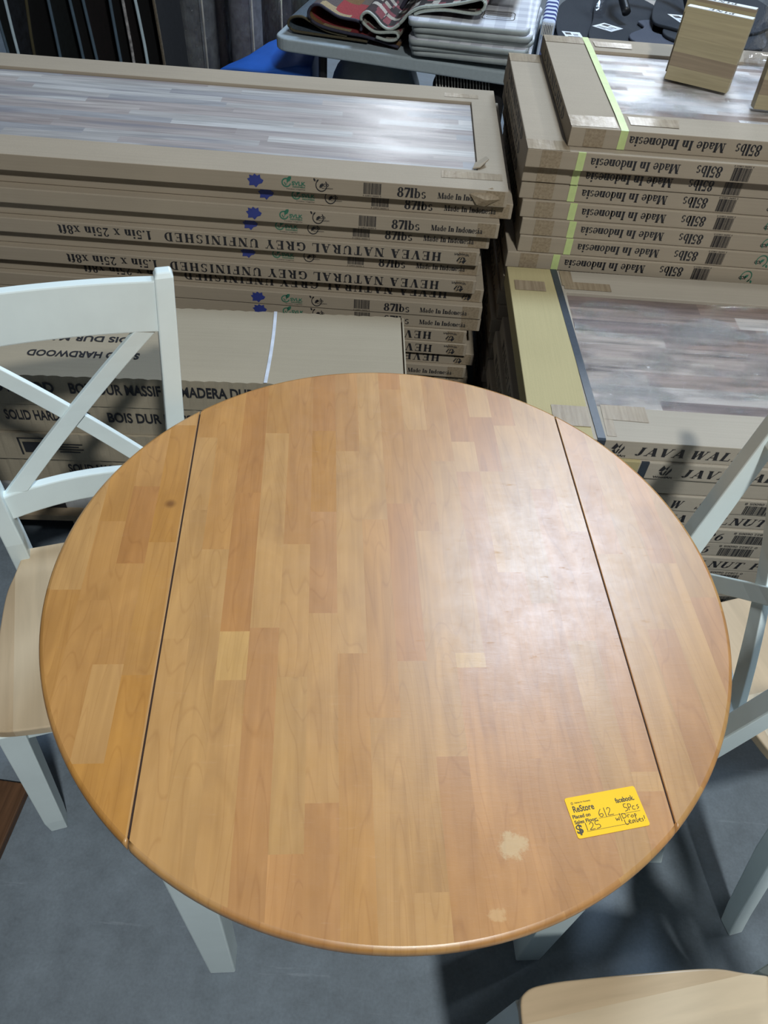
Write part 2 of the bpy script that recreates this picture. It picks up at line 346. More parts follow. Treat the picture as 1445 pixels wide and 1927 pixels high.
# ------------------------------------------------------------------ lettering
TK, TN = 0.23, 0.07
def serif_glyph(ch):
    """polygons in a unit em (cap height 1) of a bold serif letter, and its advance"""
    P = []
    def V(x, y0, y1, w=TK): P.append([(x - w / 2, y0), (x + w / 2, y0), (x + w / 2, y1), (x - w / 2, y1)])
    def Hh(x0, x1, y, w=TN): P.append([(x0, y - w / 2), (x1, y - w / 2), (x1, y + w / 2), (x0, y + w / 2)])
    def D(x0, y0, x1, y1, w): P.append([(x0 - w / 2, y0), (x0 + w / 2, y0), (x1 + w / 2, y1), (x1 - w / 2, y1)])
    def S(x, y, l=0.36): Hh(x - l / 2, x + l / 2, y + (TN / 2 if y < 0.3 else -TN / 2))
    def A(cx, cy, rx, ry, a0, a1, tk=TK, tn=TN, n=14):
        o, i = [], []
        for k in range(n + 1):
            a = R(a0 + (a1 - a0) * k / n); wd = tn + (tk - tn) * abs(math.cos(a)) ** 1.4
            o.append((cx + rx * math.cos(a), cy + ry * math.sin(a))); i.append((cx + (rx - wd) * math.cos(a), cy + (ry - min(wd, tn * 1.6)) * math.sin(a)))
        for k in range(n): P.append([o[k], o[k + 1], i[k + 1], i[k]])
    X = 0.68
    if ch == 'H': V(.2, 0, 1); V(.72, 0, 1); Hh(.2, .72, .5); [S(x, y) for x in (.2, .72) for y in (0, 1)]; return P, .95
    if ch == 'E': V(.2, 0, 1); Hh(.02, .72, .03); Hh(.02, .70, .97); Hh(.2, .55, .5); V(.70, 0, .26, .05); V(.68, .76, 1, .05); V(.55, .38, .62, .05); return P, .82
    if ch == 'F': V(.2, 0, 1); S(.2, 0); Hh(.02, .70, .97); Hh(.2, .55, .5); V(.68, .74, 1, .05); V(.55, .38, .62, .05); return P, .76
    if ch == 'L': V(.2, 0, 1); S(.2, 1); Hh(.02, .72, .03); V(.70, 0, .3, .05); return P, .80
    if ch == 'T': V(.4, 0, 1); S(.4, 0); Hh(.03, .77, .97); V(.05, .72, 1, .05); V(.75, .72, 1, .05); return P, .85
    if ch == 'I': V(.2, 0, 1); S(.2, 0); S(.2, 1); return P, .46
    if ch == 'J': V(.36, .2, 1); S(.36, 1); A(.24, .2, .22, .22, -170, 0); return P, .62
    if ch == 'A': D(.12, 0, .44, 1, .07); D(.72, 0, .42, 1, TK + .02); Hh(.22, .62, .3); S(.12, 0, .26); S(.72, 0); return P, .90
    if ch == 'V': D(.42, 0, .16, 1, TK + .02); D(.44, 0, .74, 1, .07); S(.16, 1); S(.76, 1, .26); return P, .90
    if ch == 'Y': D(.42, .42, .16, 1, TK + .02); D(.44, .42, .74, 1, .07); V(.43, 0, .46); S(.43, 0); S(.16, 1); S(.76, 1, .26); return P, .88
    if ch == 'W': D(.32, 0, .14, 1, TK); D(.33, 0, .56, 1, .07); D(.76, 0, .56, 1, TK); D(.77, 0, 1.0, 1, .07); S(.14, 1); S(.56, 1, .3); S(1.0, 1, .24); return P, 1.12
    if ch == 'N': V(.16, 0, 1, .07); V(.78, 0, 1, .07); D(.75, 0, .20, 1, TK + .03); S(.16, 0, .3); S(.14, 1, .28); S(.78, 1, .3); return P, .94
    if ch == 'M': V(.16, 0, 1, .07); V(.94, 0, 1, TK); D(.54, 0, .22, 1, TK); D(.54, 0, .90, 1, .07); S(.16, 0, .3); S(.94, 0, .34); S(.18, 1, .3); S(.94, 1, .34); return P, 1.12
    if ch == 'U': V(.2, .3, 1); V(.74, .3, 1, .07); A(.44, .3, .34, .3, -180, 0); S(.2, 1); S(.74, 1, .28); return P, .92
    if ch == 'R': V(.2, 0, 1); S(.2, 0); Hh(.02, .45, .97); Hh(.2, .45, .48); A(.42, .725, .28, .275, -90, 90); D(.74, 0, .46, .48, TK); S(.76, 0, .22); return P, .90
    if ch == 'P': V(.2, 0, 1); S(.2, 0); Hh(.02, .45, .97); Hh(.2, .45, .46); A(.42, .715, .28, .285, -90, 90); return P, .78
    if ch == 'B': V(.2, 0, 1); Hh(.02, .48, .97); Hh(.2, .48, .52); Hh(.02, .48, .03); A(.44, .76, .25, .24, -90, 90); A(.46, .27, .30, .27, -90, 90); return P, .84
    if ch == 'D': V(.2, 0, 1); Hh(.02, .4, .97); Hh(.02, .4, .03); A(.36, .5, .44, .5, -90, 90); return P, .90
    if ch == 'G': A(.46, .5, .43, .5, 40, 320); V(.76, .05, .42); Hh(.56, .9, .42); V(.77, .7, 1, .05); return P, .95
    if ch == 'O': A(.46, .5, .43, .5, 0, 360, n=26); return P, .95
    if ch == 'S': A(.36, .74, .28, .26, 30, 255, .15); A(.36, .27, .30, .27, -150, 78, .17); V(.62, .68, .98, .05); V(.08, .02, .33, .05); return P, .74
    # lower case
    if ch == 'i': V(.16, 0, X); S(.16, 0, .3); Hh(.02, .16, X - .03); V(.16, .82, 1.0, .18); return P, .36
    if ch == 'l': V(.16, 0, 1); S(.16, 0, .3); Hh(.02, .16, .97); return P, .36
    if ch == 'f': V(.18, 0, .8); S(.18, 0, .3); Hh(.02, .38, X - .03); A(.32, .76, .24, .24, 60, 180, .18); return P, .40
    if ch == 't': V(.17, .1, .92); Hh(.02, .36, X - .03); A(.27, .14, .19, .14, 180, 310, .16); return P, .40
    if ch == 'n': V(.16, 0, X); V(.50, 0, .46); S(.16, 0, .3); S(.50, 0, .28); Hh(.02, .16, X - .03); A(.37, .44, .23, .24, 0, 150, .18); return P, .66
    if ch == 'b': V(.16, 0, 1, .17); Hh(.02, .16, .97); A(.32, .34, .27, .34, -180, 180, .17, n=22); return P, .66
    if ch == 'd': V(.46, 0, 1, .17); Hh(.32, .46, .97); Hh(.46, .62, .03); A(.30, .34, .27, .34, 0, 360, .17, n=22); return P, .66
    if ch == 'o': A(.30, .34, .28, .35, 0, 360, .17, n=22); return P, .62
    if ch == 'e': A(.30, .34, .28, .35, 20, 330, .17, n=20); Hh(.1, .57, .38); return P, .60
    if ch == 'a': V(.42, 0, .46, .17); Hh(.42, .58, .03); A(.28, .45, .22, .24, 10, 165, .16); A(.26, .2, .24, .2, 60, 330, .16); return P, .60
    if ch == 's': A(.25, .50, .20, .18, 30, 255, .12); A(.26, .18, .21, .19, -150, 78, .13); return P, .52
    if ch == 'x': D(.48, 0, .14, X, .18); D(.10, 0, .48, X, .06); S(.12, 0, .24); S(.48, 0, .28); S(.14, X, .28); S(.48, X, .22); return P, .62
    if ch == '1': V(.26, 0, 1); S(.26, 0, .42); D(.1, .78, .24, .97, .08); return P, .56
    if ch == '2': A(.30, .70, .26, .30, -20, 170, .17); D(.12, .06, .48, .64, .1); Hh(.05, .56, .09, .16); return P, .62
    if ch == '5': A(.27, .32, .28, .32, -160, 120, .18); V(.14, .5, 1, .07); Hh(.12, .52, .92, .15); return P, .62
    if ch == '6': A(.30, .31, .27, .31, 0, 360, .17, n=22); A(.44, .40, .42, .60, 100, 190, .16); return P, .62
    if ch == '7': Hh(.05, .56, .92, .16); D(.24, 0, .51, .9, .2); V(.07, .72, .98, .05); return P, .60
    if ch == '8': A(.30, .75, .25, .25, 0, 360, .19, n=22); A(.30, .27, .30, .28, 0, 360, .22, n=22); return P, .62
    if ch == '.': V(.12, 0, .18, .18); return P, .26
    return P, .36
def serif_polys(s, shear=0.0, track=0.0):
    out, x = [], 0.0
    for ch in s:
        ps, adv = serif_glyph(ch)
        for p in ps: out.append([(a + x + shear * b, b) for a, b in p])
        x += adv + track
    return out, x - track
def serif_words(s, width, track, shear=0.0):
    full = serif_polys(s, shear, track)[1]; out = []; pre = ''
    for w_ in s.split(' '):
        a = serif_polys(pre + ' ', shear, track)[1] if pre else 0.0
        if pre: a += track
        ps, l = serif_polys(w_, shear, track); out.append((ps, a / full * width, (a + l) / full * width)); pre = (pre + ' ' if pre else '') + w_
    return out
_sans = {}
def sans_polys(s, bold=0.0):
    k = (s, bold)
    if k in _sans: return _sans[k]
    cu = bpy.data.curves.new('t', 'FONT'); cu.body = s; cu.offset = bold; cu.resolution_u = 3
    o = bpy.data.objects.new('t', cu); C.objects.link(o)
    dg = bpy.context.evaluated_depsgraph_get(); me = o.evaluated_get(dg).to_mesh()
    vs = [(v.co.x, v.co.y) for v in me.vertices]
    ps = [[vs[i] for i in p.vertices] for p in me.polygons]
    o.evaluated_get(dg).to_mesh_clear(); bpy.data.objects.remove(o); bpy.data.curves.remove(cu)
    _sans[k] = ps; return ps
def put(bm, polys, x0, x1, y0, y1, frame, mi=0, flip=False, natural=False):
    """fit polygons into the rectangle x0..x1, y0..y1 of a frame (origin, u, v); flip turns them upside down"""
    xs = [p[0] for q in polys for p in q]; ys = [p[1] for q in polys for p in q]
    if not xs: return
    ax, bx, ay, by = min(xs), max(xs), min(ys), max(ys)
    o, u, v = [Vector(q) for q in frame]
    for q in polys:
        vs = []
        for a, b in q:
            s = (a - ax) / (bx - ax); t = (b - ay) / max(by - ay, 1e-6)
            if flip: s, t = 1 - s, 1 - t
            vs.append(bm.verts.new(o + u * (x0 + s * (x1 - x0)) + v * (y0 + t * (y1 - y0))))
        try: bm.faces.new(vs).material_index = mi
        except ValueError: pass
def arc_poly(cx, cy, r0_, r1_, a0, a1, n=16):
    return [[(cx + rr * math.cos(R(a)), cy + rr * math.sin(R(a))) for rr, a in
             ((r1_, a0 + (a1 - a0) * k / n), (r1_, a0 + (a1 - a0) * (k + 1) / n), (r0_, a0 + (a1 - a0) * (k + 1) / n), (r0_, a0 + (a1 - a0) * k / n))] for k in range(n)]
def barcode(w=1.0, h=1.0, n=30, seed=3):
    rr = random.Random(seed); x = 0; out = []
    while x < w:
        a = rr.choice((.012, .02, .03)); out.append([(x, 0), (x + a, 0), (x + a, h), (x, h)]); x += a + rr.choice((.012, .018, .026))
    return out
def leafshape():
    pts = [(.0, .60), (.16, .68), (.14, .90), (.36, .84), (.46, 1), (.62, .86), (.80, .96), (.82, .70), (1, .56), (.90, .34), (.70, .26), (.52, 0), (.40, .16), (.10, .12), (.14, .38)]
    return [[(.5, .45), pts[i], pts[(i + 1) % len(pts)]] for i in range(len(pts))]
def leaf1(x, y, s, a):
    c, q = math.cos(R(a)), math.sin(R(a)); b = [(0, 0), (.4, .28), (.8, .22), (1, 0), (.8, -.18), (.4, -.24)]
    return [[(x + s * (u * c - v * q), y + s * (u * q + v * c)) for u, v in b]]
def mountain():
    """two leaf-like wings over a W"""
    return [[(0, .5), (.28, 1), (.5, .72), (.3, .45)], [(.5, .72), (.75, 1), (.62, .55)], [(.1, .35), (.3, .45), (.42, .1), (.3, .1)], [(.42, .1), (.55, .5), (.68, .5), (.52, .1)],
            [(.62, .1), (.95, .8), (1.0, .55), (.74, .1)]]

# ------------------------------------------------------------------ setting
bm = bmesh.new(); box(bm, -9, 9, -6, 16.2, -0.1, 0)
fl = obj('floor', bm, 'floor'); fl['kind'] = 'structure'
bm = bmesh.new(); box(bm, -9, 9, 16.0, 16.2, 0, 6)
wl = obj('wall_back', bm, 'wall'); wl['kind'] = 'structure'

# ------------------------------------------------------------------ round drop-leaf table
TABLE_C, TABLE_A, TR, TD, TH = (0.0215, 0.7572), 0.1123, 0.5335, 0.3452, 0.75
table = empty('drop_leaf_table', (*TABLE_C, 0), TABLE_A)
tag(table, 'round maple drop-leaf dining table with pale painted legs', 'table')
PITCHW = 0.0436
TONES = [(0.53, 0.285, 0.108), (0.56, 0.31, 0.125), (0.50, 0.255, 0.092), (0.585, 0.335, 0.140), (0.54, 0.29, 0.118), (0.47, 0.235, 0.085)]
LIGHT, RED, DARK, TAN, PINK, GOLD, YEL = (0.60, 0.365, 0.165), (0.50, 0.235, 0.085), (0.42, 0.19, 0.07), (0.575, 0.345, 0.155), (0.55, 0.285, 0.128), (0.52, 0.25, 0.055), (0.69, 0.45, 0.19)
MED = (0.54, 0.29, 0.11)
SPEC = {  # column -> (joints from far to near, tones)
    -8: ([.327, .146, -.110], [MED, TAN, LIGHT, TAN]), -7: ([.06], [MED, LIGHT]), -6: ([.187, -.098, -.180], [RED, RED, YEL, TAN]),
    -5: ([.341, -.092], [MED, LIGHT, PINK]), -4: ([.071, -.176, -.421], [(0.50, 0.26, 0.105), TAN, (0.56, 0.35, 0.16), PINK]),
    -3: ([.349, .143, -.066, -.359], [RED, GOLD, PINK, TAN, PINK]), -2: ([.294, -.138], [(0.50, 0.265, 0.105), LIGHT, MED]),
    -1: ([.126, -.242], [LIGHT, MED, TAN]), 0: ([.475, .163, -.152, -.47], [RED, MED, RED, TAN, LIGHT]), 1: ([.355, .10, -.3], [LIGHT, MED, TAN, PINK]),
    2: ([.270, -.139, -.164], [MED, TAN, YEL, PINK]), 3: ([.323, .243, -.22], [RED, LIGHT, PINK, PINK]), 4: ([.394, .244, .012, -.305], [LIGHT, DARK, TAN, PINK, PINK]),
    5: ([.37, -.05], [RED, TAN, PINK]), 6: ([.2, -.12], [TAN, PINK, TAN]), 7: ([.1, -.327, -.354], [TAN, PINK, LIGHT, PINK]),
    -9: ([.36, .075, -.170], [TAN, GOLD, (0.56, 0.30, 0.10), GOLD]), -10: ([.201, .031, -.152, -.30], [MED, DARK, MED, TAN, GOLD]), -11: ([.12, -.04], [(0.56, 0.29, 0.09), MED, MED]), -12: ([-.02], [LIGHT, (0.52, 0.27, 0.09)]),
    8: ([.05], [PINK, TAN]), 9: ([-.1], [TAN, PINK]), 10: ([.03], [PINK, TAN]), 11: ([-.04], [TAN, PINK]), 12: ([0], [PINK, TAN])}
def clip(poly, nx, ny, d):      # keep nx*x+ny*y <= d
    out = []
    for i in range(len(poly)):
        a, b = poly[i], poly[(i + 1) % len(poly)]
        fa, fb = nx * a[0] + ny * a[1] - d, nx * b[0] + ny * b[1] - d
        if fa <= 0: out.append(a)
        if (fa < 0 < fb) or (fb < 0 < fa):
            t = fa / (fa - fb); out.append((a[0] + t * (b[0] - a[0]), a[1] + t * (b[1] - a[1])))
    return out
def soft(c, k=0.62, g=0.88):
    return tuple(g * q * (m_ + (a - m_) * k) for a, m_, q in zip(c, (0.56, 0.282, 0.085), (1.0, 0.97, 0.84)))
def stave_at(x, y):
    k = max(-12, min(12, math.floor(x / PITCHW))); j, t = SPEC[k]
    i = sum(1 for q in j if y < q); return soft(t[min(i, len(t) - 1)]), k * 3.7 + i * 1.31
def panel(name, x0, x1, parent):
    poly = [(TR * math.cos(2 * math.pi * i / 200), TR * math.sin(2 * math.pi * i / 200)) for i in range(200)]
    poly = clip(clip(poly, 1, 0, x1), -1, 0, -x0)
    def inset(pg, d):
        out = []; n = len(pg)
        for i in range(n):
            p, a, b = Vector(pg[i]), Vector(pg[i - 1]), Vector(pg[(i + 1) % n])
            e1, e2 = (p - a).normalized(), (b - p).normalized()
            n1, n2 = Vector((-e1.y, e1.x)), Vector((-e2.y, e2.x)); m_ = (n1 + n2).normalized()
            s1, s2 = [d * (.02 if abs(abs(v_.x) - 1) < 1e-4 else 1) for v_ in (n1, n2)]
            det = n1.x * n2.y - n1.y * n2.x
            if abs(det) < 1e-3: out.append(tuple(p + n1 * s1))
            else: out.append((p.x + (s1 * n2.y - s2 * n1.y) / det, p.y + (n1.x * s2 - n2.x * s1) / det))
        return out
    bm = bmesh.new(); tone = bm.loops.layers.float_color.new('tone'); seed = bm.faces.layers.float.new('seed')
    ins = 0.007; inner = inset(poly, ins); n = len(poly)
    prof = [(ins, TH), (0.0032, TH - 0.0012), (0.0008, TH - 0.004), (0, TH - 0.008), (0, TH - 0.016), (0.004, TH - 0.021), (0.010, TH - 0.024)]
    rings = []
    for d, z in prof:
        q = inset(poly, d) if d else poly
        rings.append([bm.verts.new((*p, z)) for p in q])
    for a, b in zip(rings, rings[1:]):
        for i in range(n):
            f = bm.faces.new((a[i], b[i], b[(i + 1) % n], a[(i + 1) % n])); f.smooth = True
            c, s = stave_at((poly[i][0] + poly[(i + 1) % n][0]) / 2 * .99, (poly[i][1] + poly[(i + 1) % n][1]) / 2 * .99)
            f[seed] = s
            for l in f.loops: l[tone] = (*c, 1)
    f = bm.faces.new(rings[-1][::-1]); f[seed] = 0
    for l in f.loops: l[tone] = (*MED, 1)
    for k in range(math.floor(x0 / PITCHW + 0.02), math.ceil(x1 / PITCHW - 0.02)):
        js, ts = SPEC[max(-12, min(12, k))]; ys = [0.6] + js + [-0.6]
        jig = random.Random(k * 17)
        for i in range(len(ys) - 1):
            g = clip(clip(inner, 1, 0, (k + 1) * PITCHW), -1, 0, -k * PITCHW)
            if len(g) > 2: g = clip(clip(g, 0, 1, ys[i]), 0, -1, -ys[i + 1])
            if len(g) < 3: continue
            f = bm.faces.new([bm.verts.new((*p, TH)) for p in g]); f[seed] = k * 3.7 + i * 1.31
            t = soft(ts[min(i, len(ts) - 1)]); q = jig.uniform(.96, 1.04)
            for l in f.loops: l[tone] = (t[0] * q, t[1] * q, t[2] * q, 1)
    o = obj(name, bm, 'table_wood', parent, recalc=False)
    return o
GAP = 0.0017
panel('tabletop', -TD + GAP, TD - GAP, table)
panel('drop_leaf', -TR - 0.01, -TD - GAP, table); panel('drop_leaf', TD + GAP, TR + 0.01, table)
for s in (-1, 1):
    t = math.sqrt(TR ** 2 - TD ** 2) - .012
    bm = bmesh.new(); box(bm, s * TD - GAP * 1.2, s * TD + GAP * 1.2, -t, t, TH - .020, TH - .003)  # dark strip set in the leaf gap, coloured as the groove's shade
    obj('joint_shade_strip', bm, 'joint_shade', table)
for sx in (-1, 1):
    for sy in (-1, 1):
        bm = bmesh.new(); cx, cy = sx * .302, sy * .366
        loft(bm, [rect_ring((cx, cy, 0), .0245, .0245), rect_ring((cx - sx * .006, cy + sy * .001, .60), .032, .032), rect_ring((cx - sx * .008, cy + sy * .002, TH - .0245), .032, .032)])
        finish(bm, .003); obj('leg', bm, 'paint', table)
bm = bmesh.new()
for s in (-1, 1):
    box(bm, -.26, .26, s * .352 - .01, s * .352 + .01, .64, TH - .0245)
    box(bm, s * .298 - .01, s * .298 + .01, -.35, .35, .64, TH - .0245)
obj('apron', bm, 'paint', table)

# ------------------------------------------------------------------ chairs
def curved_rail(z0, z1, y_of, hw0, hw1, bow, th):
    bm = bmesh.new(); rings = []
    for k in range(13):
        s = -1 + k / 6
        def pt(z, hw, dy): return (s * hw, y_of(z) + bow * (1 - s * s) + dy, z)
        rings.append([pt(z0, hw0, -th / 2), pt(z0, hw0, th / 2), pt(z1, hw1, th / 2), pt(z1, hw1, -th / 2)])
    loft(bm, rings); finish(bm, .003); return bm
def make_chair():
    root = empty('dining_chair', (0, 0, 0))
    yof = lambda z: 0.004 + 0.2 * max(0, z - .455) if z > .455 else 0.004 + .085 * ((.455 - z) / .455) ** 1.5
    xof = lambda z: .162 + (.092 * (z - .455) if z > .455 else .03 * (.455 - z))
    # seat
    half = [(.150, .016), (.164, -.006), (.178, -.05), (.193, -.10), (.205, -.20), (.2135, -.283), (.218, -.345), (.214, -.382), (.190, -.397), (.10, -.408), (0, -.411)]
    rp = [Vector(p) for p in crom([(x, y) for x, y in half], 5)]
    out = [(p.x, p.y) for p in rp] + [(-p.x, p.y) for p in rp[-2::-1]]
    bm = bmesh.new(); extrude_poly(bm, out[::-1], .434, .456); finish(bm, .006, 3, .9)
    obj('seat', bm, 'seat_wood', root)
    for s in (-1, 1):
        bm = bmesh.new()     # rear leg running up into the back post
        rings = []
        for z, wx, wy in ((0, .016, .017), (.06, .0165, .018), (.25, .017, .021), (.40, .0175, .024), (.50, .0175, .024), (.65, .0175, .021), (.82, .017, .018), (.97, .0165, .015), (.990, .0165, .014), (.999, .013, .010)):
            rings.append(rect_ring((s * xof(z), yof(z), z), wx, wy))
        loft(bm, rings); finish(bm, .003, 2, .5); obj('rear_leg', bm, 'paint', root)
        bm = bmesh.new()     # front leg, tapered
        loft(bm, [rect_ring((s * .208, -.376, 0), .0165, .0165), rect_ring((s * .207, -.376, .05), .0195, .0195), rect_ring((s * .186, -.372, .434), .0235, .0235)])
        finish(bm, .002); obj('front_leg', bm, 'paint', root)
        bm = bmesh.new()     # side apron
        hexa(bm, [(s * .124, -.02, .395), (s * .140, -.02, .395), (s * .202, -.352, .395), (s * .186, -.352, .395)], [(s * .124, -.02, .434), (s * .140, -.02, .434), (s * .202, -.352, .434), (s * .186, -.352, .434)])
        obj('side_rail', bm, 'paint', root)
    bm = bmesh.new(); box(bm, -.17, .17, -.386, -.368, .398, .434); obj('front_rail', bm, 'paint', root)
    bm = bmesh.new(); box(bm, -.142, .142, -.004, .012, .398, .434); obj('rear_rail', bm, 'paint', root)
    obj('top_rail', curved_rail(.893, .985, yof, xof(.893) - .014, xof(.985) - .014, .014, .020), 'paint', root)
    obj('lower_rail', curved_rail(.548, .602, yof, xof(.548) - .014, xof(.602) - .014, .026, .020), 'paint', root)
    for s in (-1, 1):
        bm = bmesh.new(); rings = []
        for k in range(11):
            t = k / 10; z = .600 + t * (.896 - .600); x = s * (-(xof(.6) - .040) + t * (xof(.9) + xof(.6) - .078))
            y = yof(z) + .020 * (1 - (x / .19) ** 2) - s * .0035
            dx = .021
            rings.append([(x - dx, y - .006, z), (x + dx, y - .006, z), (x + dx, y + .006, z), (x - dx, y + .006, z)])
        loft(bm, rings); finish(bm, .0015); obj('cross_slat', bm, 'paint', root)
    return root
def copy_tree(o, parent=None):
    c = o.copy(); C.objects.link(c)
    if parent: c.parent = parent
    for ch in o.children: copy_tree(ch, c)
    return c
chair0 = make_chair()
CH = [((-.580, 1.017), 20.5, 'white X-back chair with wooden seat, left of the table'),
      ((.553, .799), -85.5, 'white X-back chair tucked under the right edge of the table, its seat hidden'),
      ((.938, .640), 198, 'white X-back chair behind the tucked one on the right, facing the walnut cartons'),
      ((.688, .147), -75.3, 'white X-back chair with pale wooden seat at the bottom right, before the price tag')]
for i, (p, a, lab) in enumerate(CH):
    o = chair0 if i == 0 else copy_tree(chair0)
    o.location = (*p, 0); o.rotation_euler = (0, 0, R(a)); tag(o, lab, 'chair', 'dining chairs around the round table')

# ------------------------------------------------------------------ price sticker on the table
st = empty('price_sticker', (*TABLE_C, TH), TABLE_A); tag(st, 'yellow handwritten price sticker on the round table', 'sticker')
q = [Vector((.206, -.360)), Vector((.214, -.413)), Vector((.312, -.398)), Vector((.302, -.349))]
o_, u_, v_ = q[1], (q[2] - q[1]), (q[0] - q[1])
u_.normalize(); v_ = Vector((-u_.y, u_.x)); SW, SH = .099, .0525
bm = bmesh.new(); pts = []
for cx, cy, a0 in ((SW - .003, SH - .003, 0), (.003, SH - .003, 90), (.003, .003, 180), (SW - .003, .003, 270)):
    for k in range(5): pts.append((cx + .003 * math.cos(R(a0 + k * 22.5)), cy + .003 * math.sin(R(a0 + k * 22.5))))
extrude_poly(bm, [tuple(o_ + u_ * a + v_ * b) for a, b in pts], .0002, .0007)
obj('label_card', bm, 'sticker', st)
fr = ((o_.x, o_.y, .0009), (u_.x, u_.y, 0), (v_.x, v_.y, 0))
bm = bmesh.new()
def row(x0, x1, t, b): return (SW * x0, SW * x1, SH * (1 - b), SH * (1 - t))
put(bm, sans_polys('Habitat for Humanity', .01), *row(.115, .34, .135, .185), fr)
put(bm, arc_poly(0, 0, .5, .8, 0, 360), *row(.065, .095, .125, .19), fr)
put(bm, sans_polys('ReStore', .02), *row(.065, .355, .225, .385), fr)
put(bm, sans_polys('facebook.', .025), *row(.665, .93, .215, .345), fr)
put(bm, sans_polys('Placed on', .025), *row(.025, .27, .435, .53), fr)
put(bm, sans_polys('Sales Floor:', .025), *row(.025, .34, .57, .66), fr)
put(bm, sans_polys('$', .03), *row(.015, .105, .67, .93), fr)
for a, b, t in ((.36, .945, .615), (.145, .80, .865)): put(bm, [[(0, 0), (1, 0), (1, 1), (0, 1)]], *row(a, b, t, t + .008), fr)
obj('print', bm, 'ink_brown', st)
def hand(bm, strokes, x0, x1, y0, y1, wd=.0007):
    o, u, v = [Vector(k) for k in fr]; n = u.cross(v)
    for s in strokes:
        P = crom([(a, b, 0) for a, b in s], 4) if len(s) > 2 else [Vector((a, b, 0)) for a, b in s]
        W = [Vector((x0 + p.x * (x1 - x0), y0 + p.y * (y1 - y0))) for p in P]
        L, Q = ribbon(W, wd)
        for i in range(len(W) - 1):
            bm.faces.new([bm.verts.new(o + u * c.x + v * c.y + n * .00015) for c in (L[i], L[i + 1], Q[i + 1], Q[i])])
bm = bmesh.new()
hand(bm, [[(.22, .95), (.06, .6), (.02, .25), (.12, 0), (.26, .12), (.24, .38), (.05, .32)], [(.45, 1.05), (.45, -.1)], [(.62, .75), (.72, .98), (.84, .8), (.76, .45), (.60, .05), (.98, .04)]], *row(.38, .585, .40, .595))
hand(bm, [[(.2, 1), (.04, 1), (.03, .55), (.17, .5), (.2, .15), (.0, .02)], [(.3, .05), (.31, .95)], [(.3, .95), (.48, .85), (.46, .5), (.31, .45)], [(.72, .5), (.58, .5), (.55, .1), (.72, .05)], [(1, .62), (.86, .5), (.98, .25), (.82, .03)]], *row(.745, .95, .40, .575))
hand(bm, [[(.02, .5), (.05, .1), (.1, .35), (.15, .1), (.19, .55)], [(.26, 1), (.26, -.1)], [(.36, .2), (.36, .85), (.5, .75), (.52, .4), (.36, .2)], [(.6, .2), (.6, .55), (.7, .55)], [(.78, .4), (.73, .3), (.8, .15), (.86, .35), (.78, .5)], [(.93, -.2), (.93, .55), (1, .4), (.93, .2)]], *row(.575, .87, .59, .77))
hand(bm, [[(0, .9), (.02, .1), (.14, .1)], [(.18, .4), (.28, .5), (.24, .7), (.18, .4), (.3, .1)], [(.42, .6), (.34, .4), (.4, .15), (.46, .6), (.5, .1)], [(.54, .6), (.6, .1), (.66, .6)], [(.7, .4), (.78, .5), (.74, .65), (.7, .3), (.8, .1)], [(.9, .6), (.84, .5), (.9, .3), (.83, .1)], [(1, 1), (.98, .4)], [(.975, .12), (.98, .08)]], *row(.685, .965, .745, .895))
hand(bm, [[(.05, 1), (.05, 0)], [(.26, .7), (.4, .95), (.5, .7), (.42, .35), (.22, .03), (.55, .05)], [(.92, .98), (.68, .95), (.66, .55), (.88, .5), (.9, .15), (.64, .02)]], *row(.15, .365, .665, .85))
obj('handwriting', bm, 'ink', st)

# ------------------------------------------------------------------ countertop cartons
def carton_mesh(name, lx, ly, lz, m, bev=.0025):
    bm = bmesh.new(); box(bm, 0, lx, 0, ly, 0, lz); finish(bm, bev)
    me = bpy.data.meshes.new(name); bmesh.ops.recalc_face_normals(bm, faces=bm.faces); bm.to_mesh(me); bm.free()
    me.materials.append(M[m]); return me
class Prints(list):
    def add(self, name, polys_list, f, h):
        bm = bmesh.new()
        for a in polys_list: put(bm, a[0], a[1], a[2], h * a[3], h * a[4], f, *a[5:])
        self.append((name, as_mesh(name, bm, ['ink', 'ink_blue', 'ink_green'])))
        return self
    def on(self, o, dx=0.0):
        for n, me in self: child(n, me, o, (dx, 0, 0))
def as_mesh(name, bm, mats):
    me = bpy.data.meshes.new(name); bm.to_mesh(me); bm.free()
    for x in mats: me.materials.append(M[x])
    return me
def child(name, me, parent, loc=(0, 0, 0)):
    o = bpy.data.objects.new(name, me); C.objects.link(o); o.parent = parent; o.location = loc; return o
ORD = ['topmost', 'second from the top', 'third from the top', 'fourth from the top', 'fifth from the top', 'sixth from the top', 'seventh from the top', 'eighth from the top', 'ninth from the top',
       'tenth from the top', 'eleventh from the top', 'twelfth from the top', 'thirteenth from the top', 'fourteenth from the top', 'fifteenth from the top', 'sixteenth from the top',
       'seventeenth from the top', 'eighteenth from the top', 'nineteenth from the top', 'twentieth from the top', 'lowest']
def pallet(x, y, rz, lx, ly, label):
    o = empty('pallet', (x, y, 0), rz); tag(o, label, 'pallet')
    n = 6
    for k in range(n):
        bm = bmesh.new(); y0 = (ly - .09) * k / (n - 1); box(bm, 0, lx, y0, y0 + .09, .118, .14); finish(bm, .002); obj('deck_board', bm, 'pallet', o)
    for k in range(3):
        bm = bmesh.new(); x0 = (lx - .09) * k / 2; box(bm, x0, x0 + .09, 0, ly, 0, .118); finish(bm, .002); obj('stringer', bm, 'pallet', o)
PZ = .14
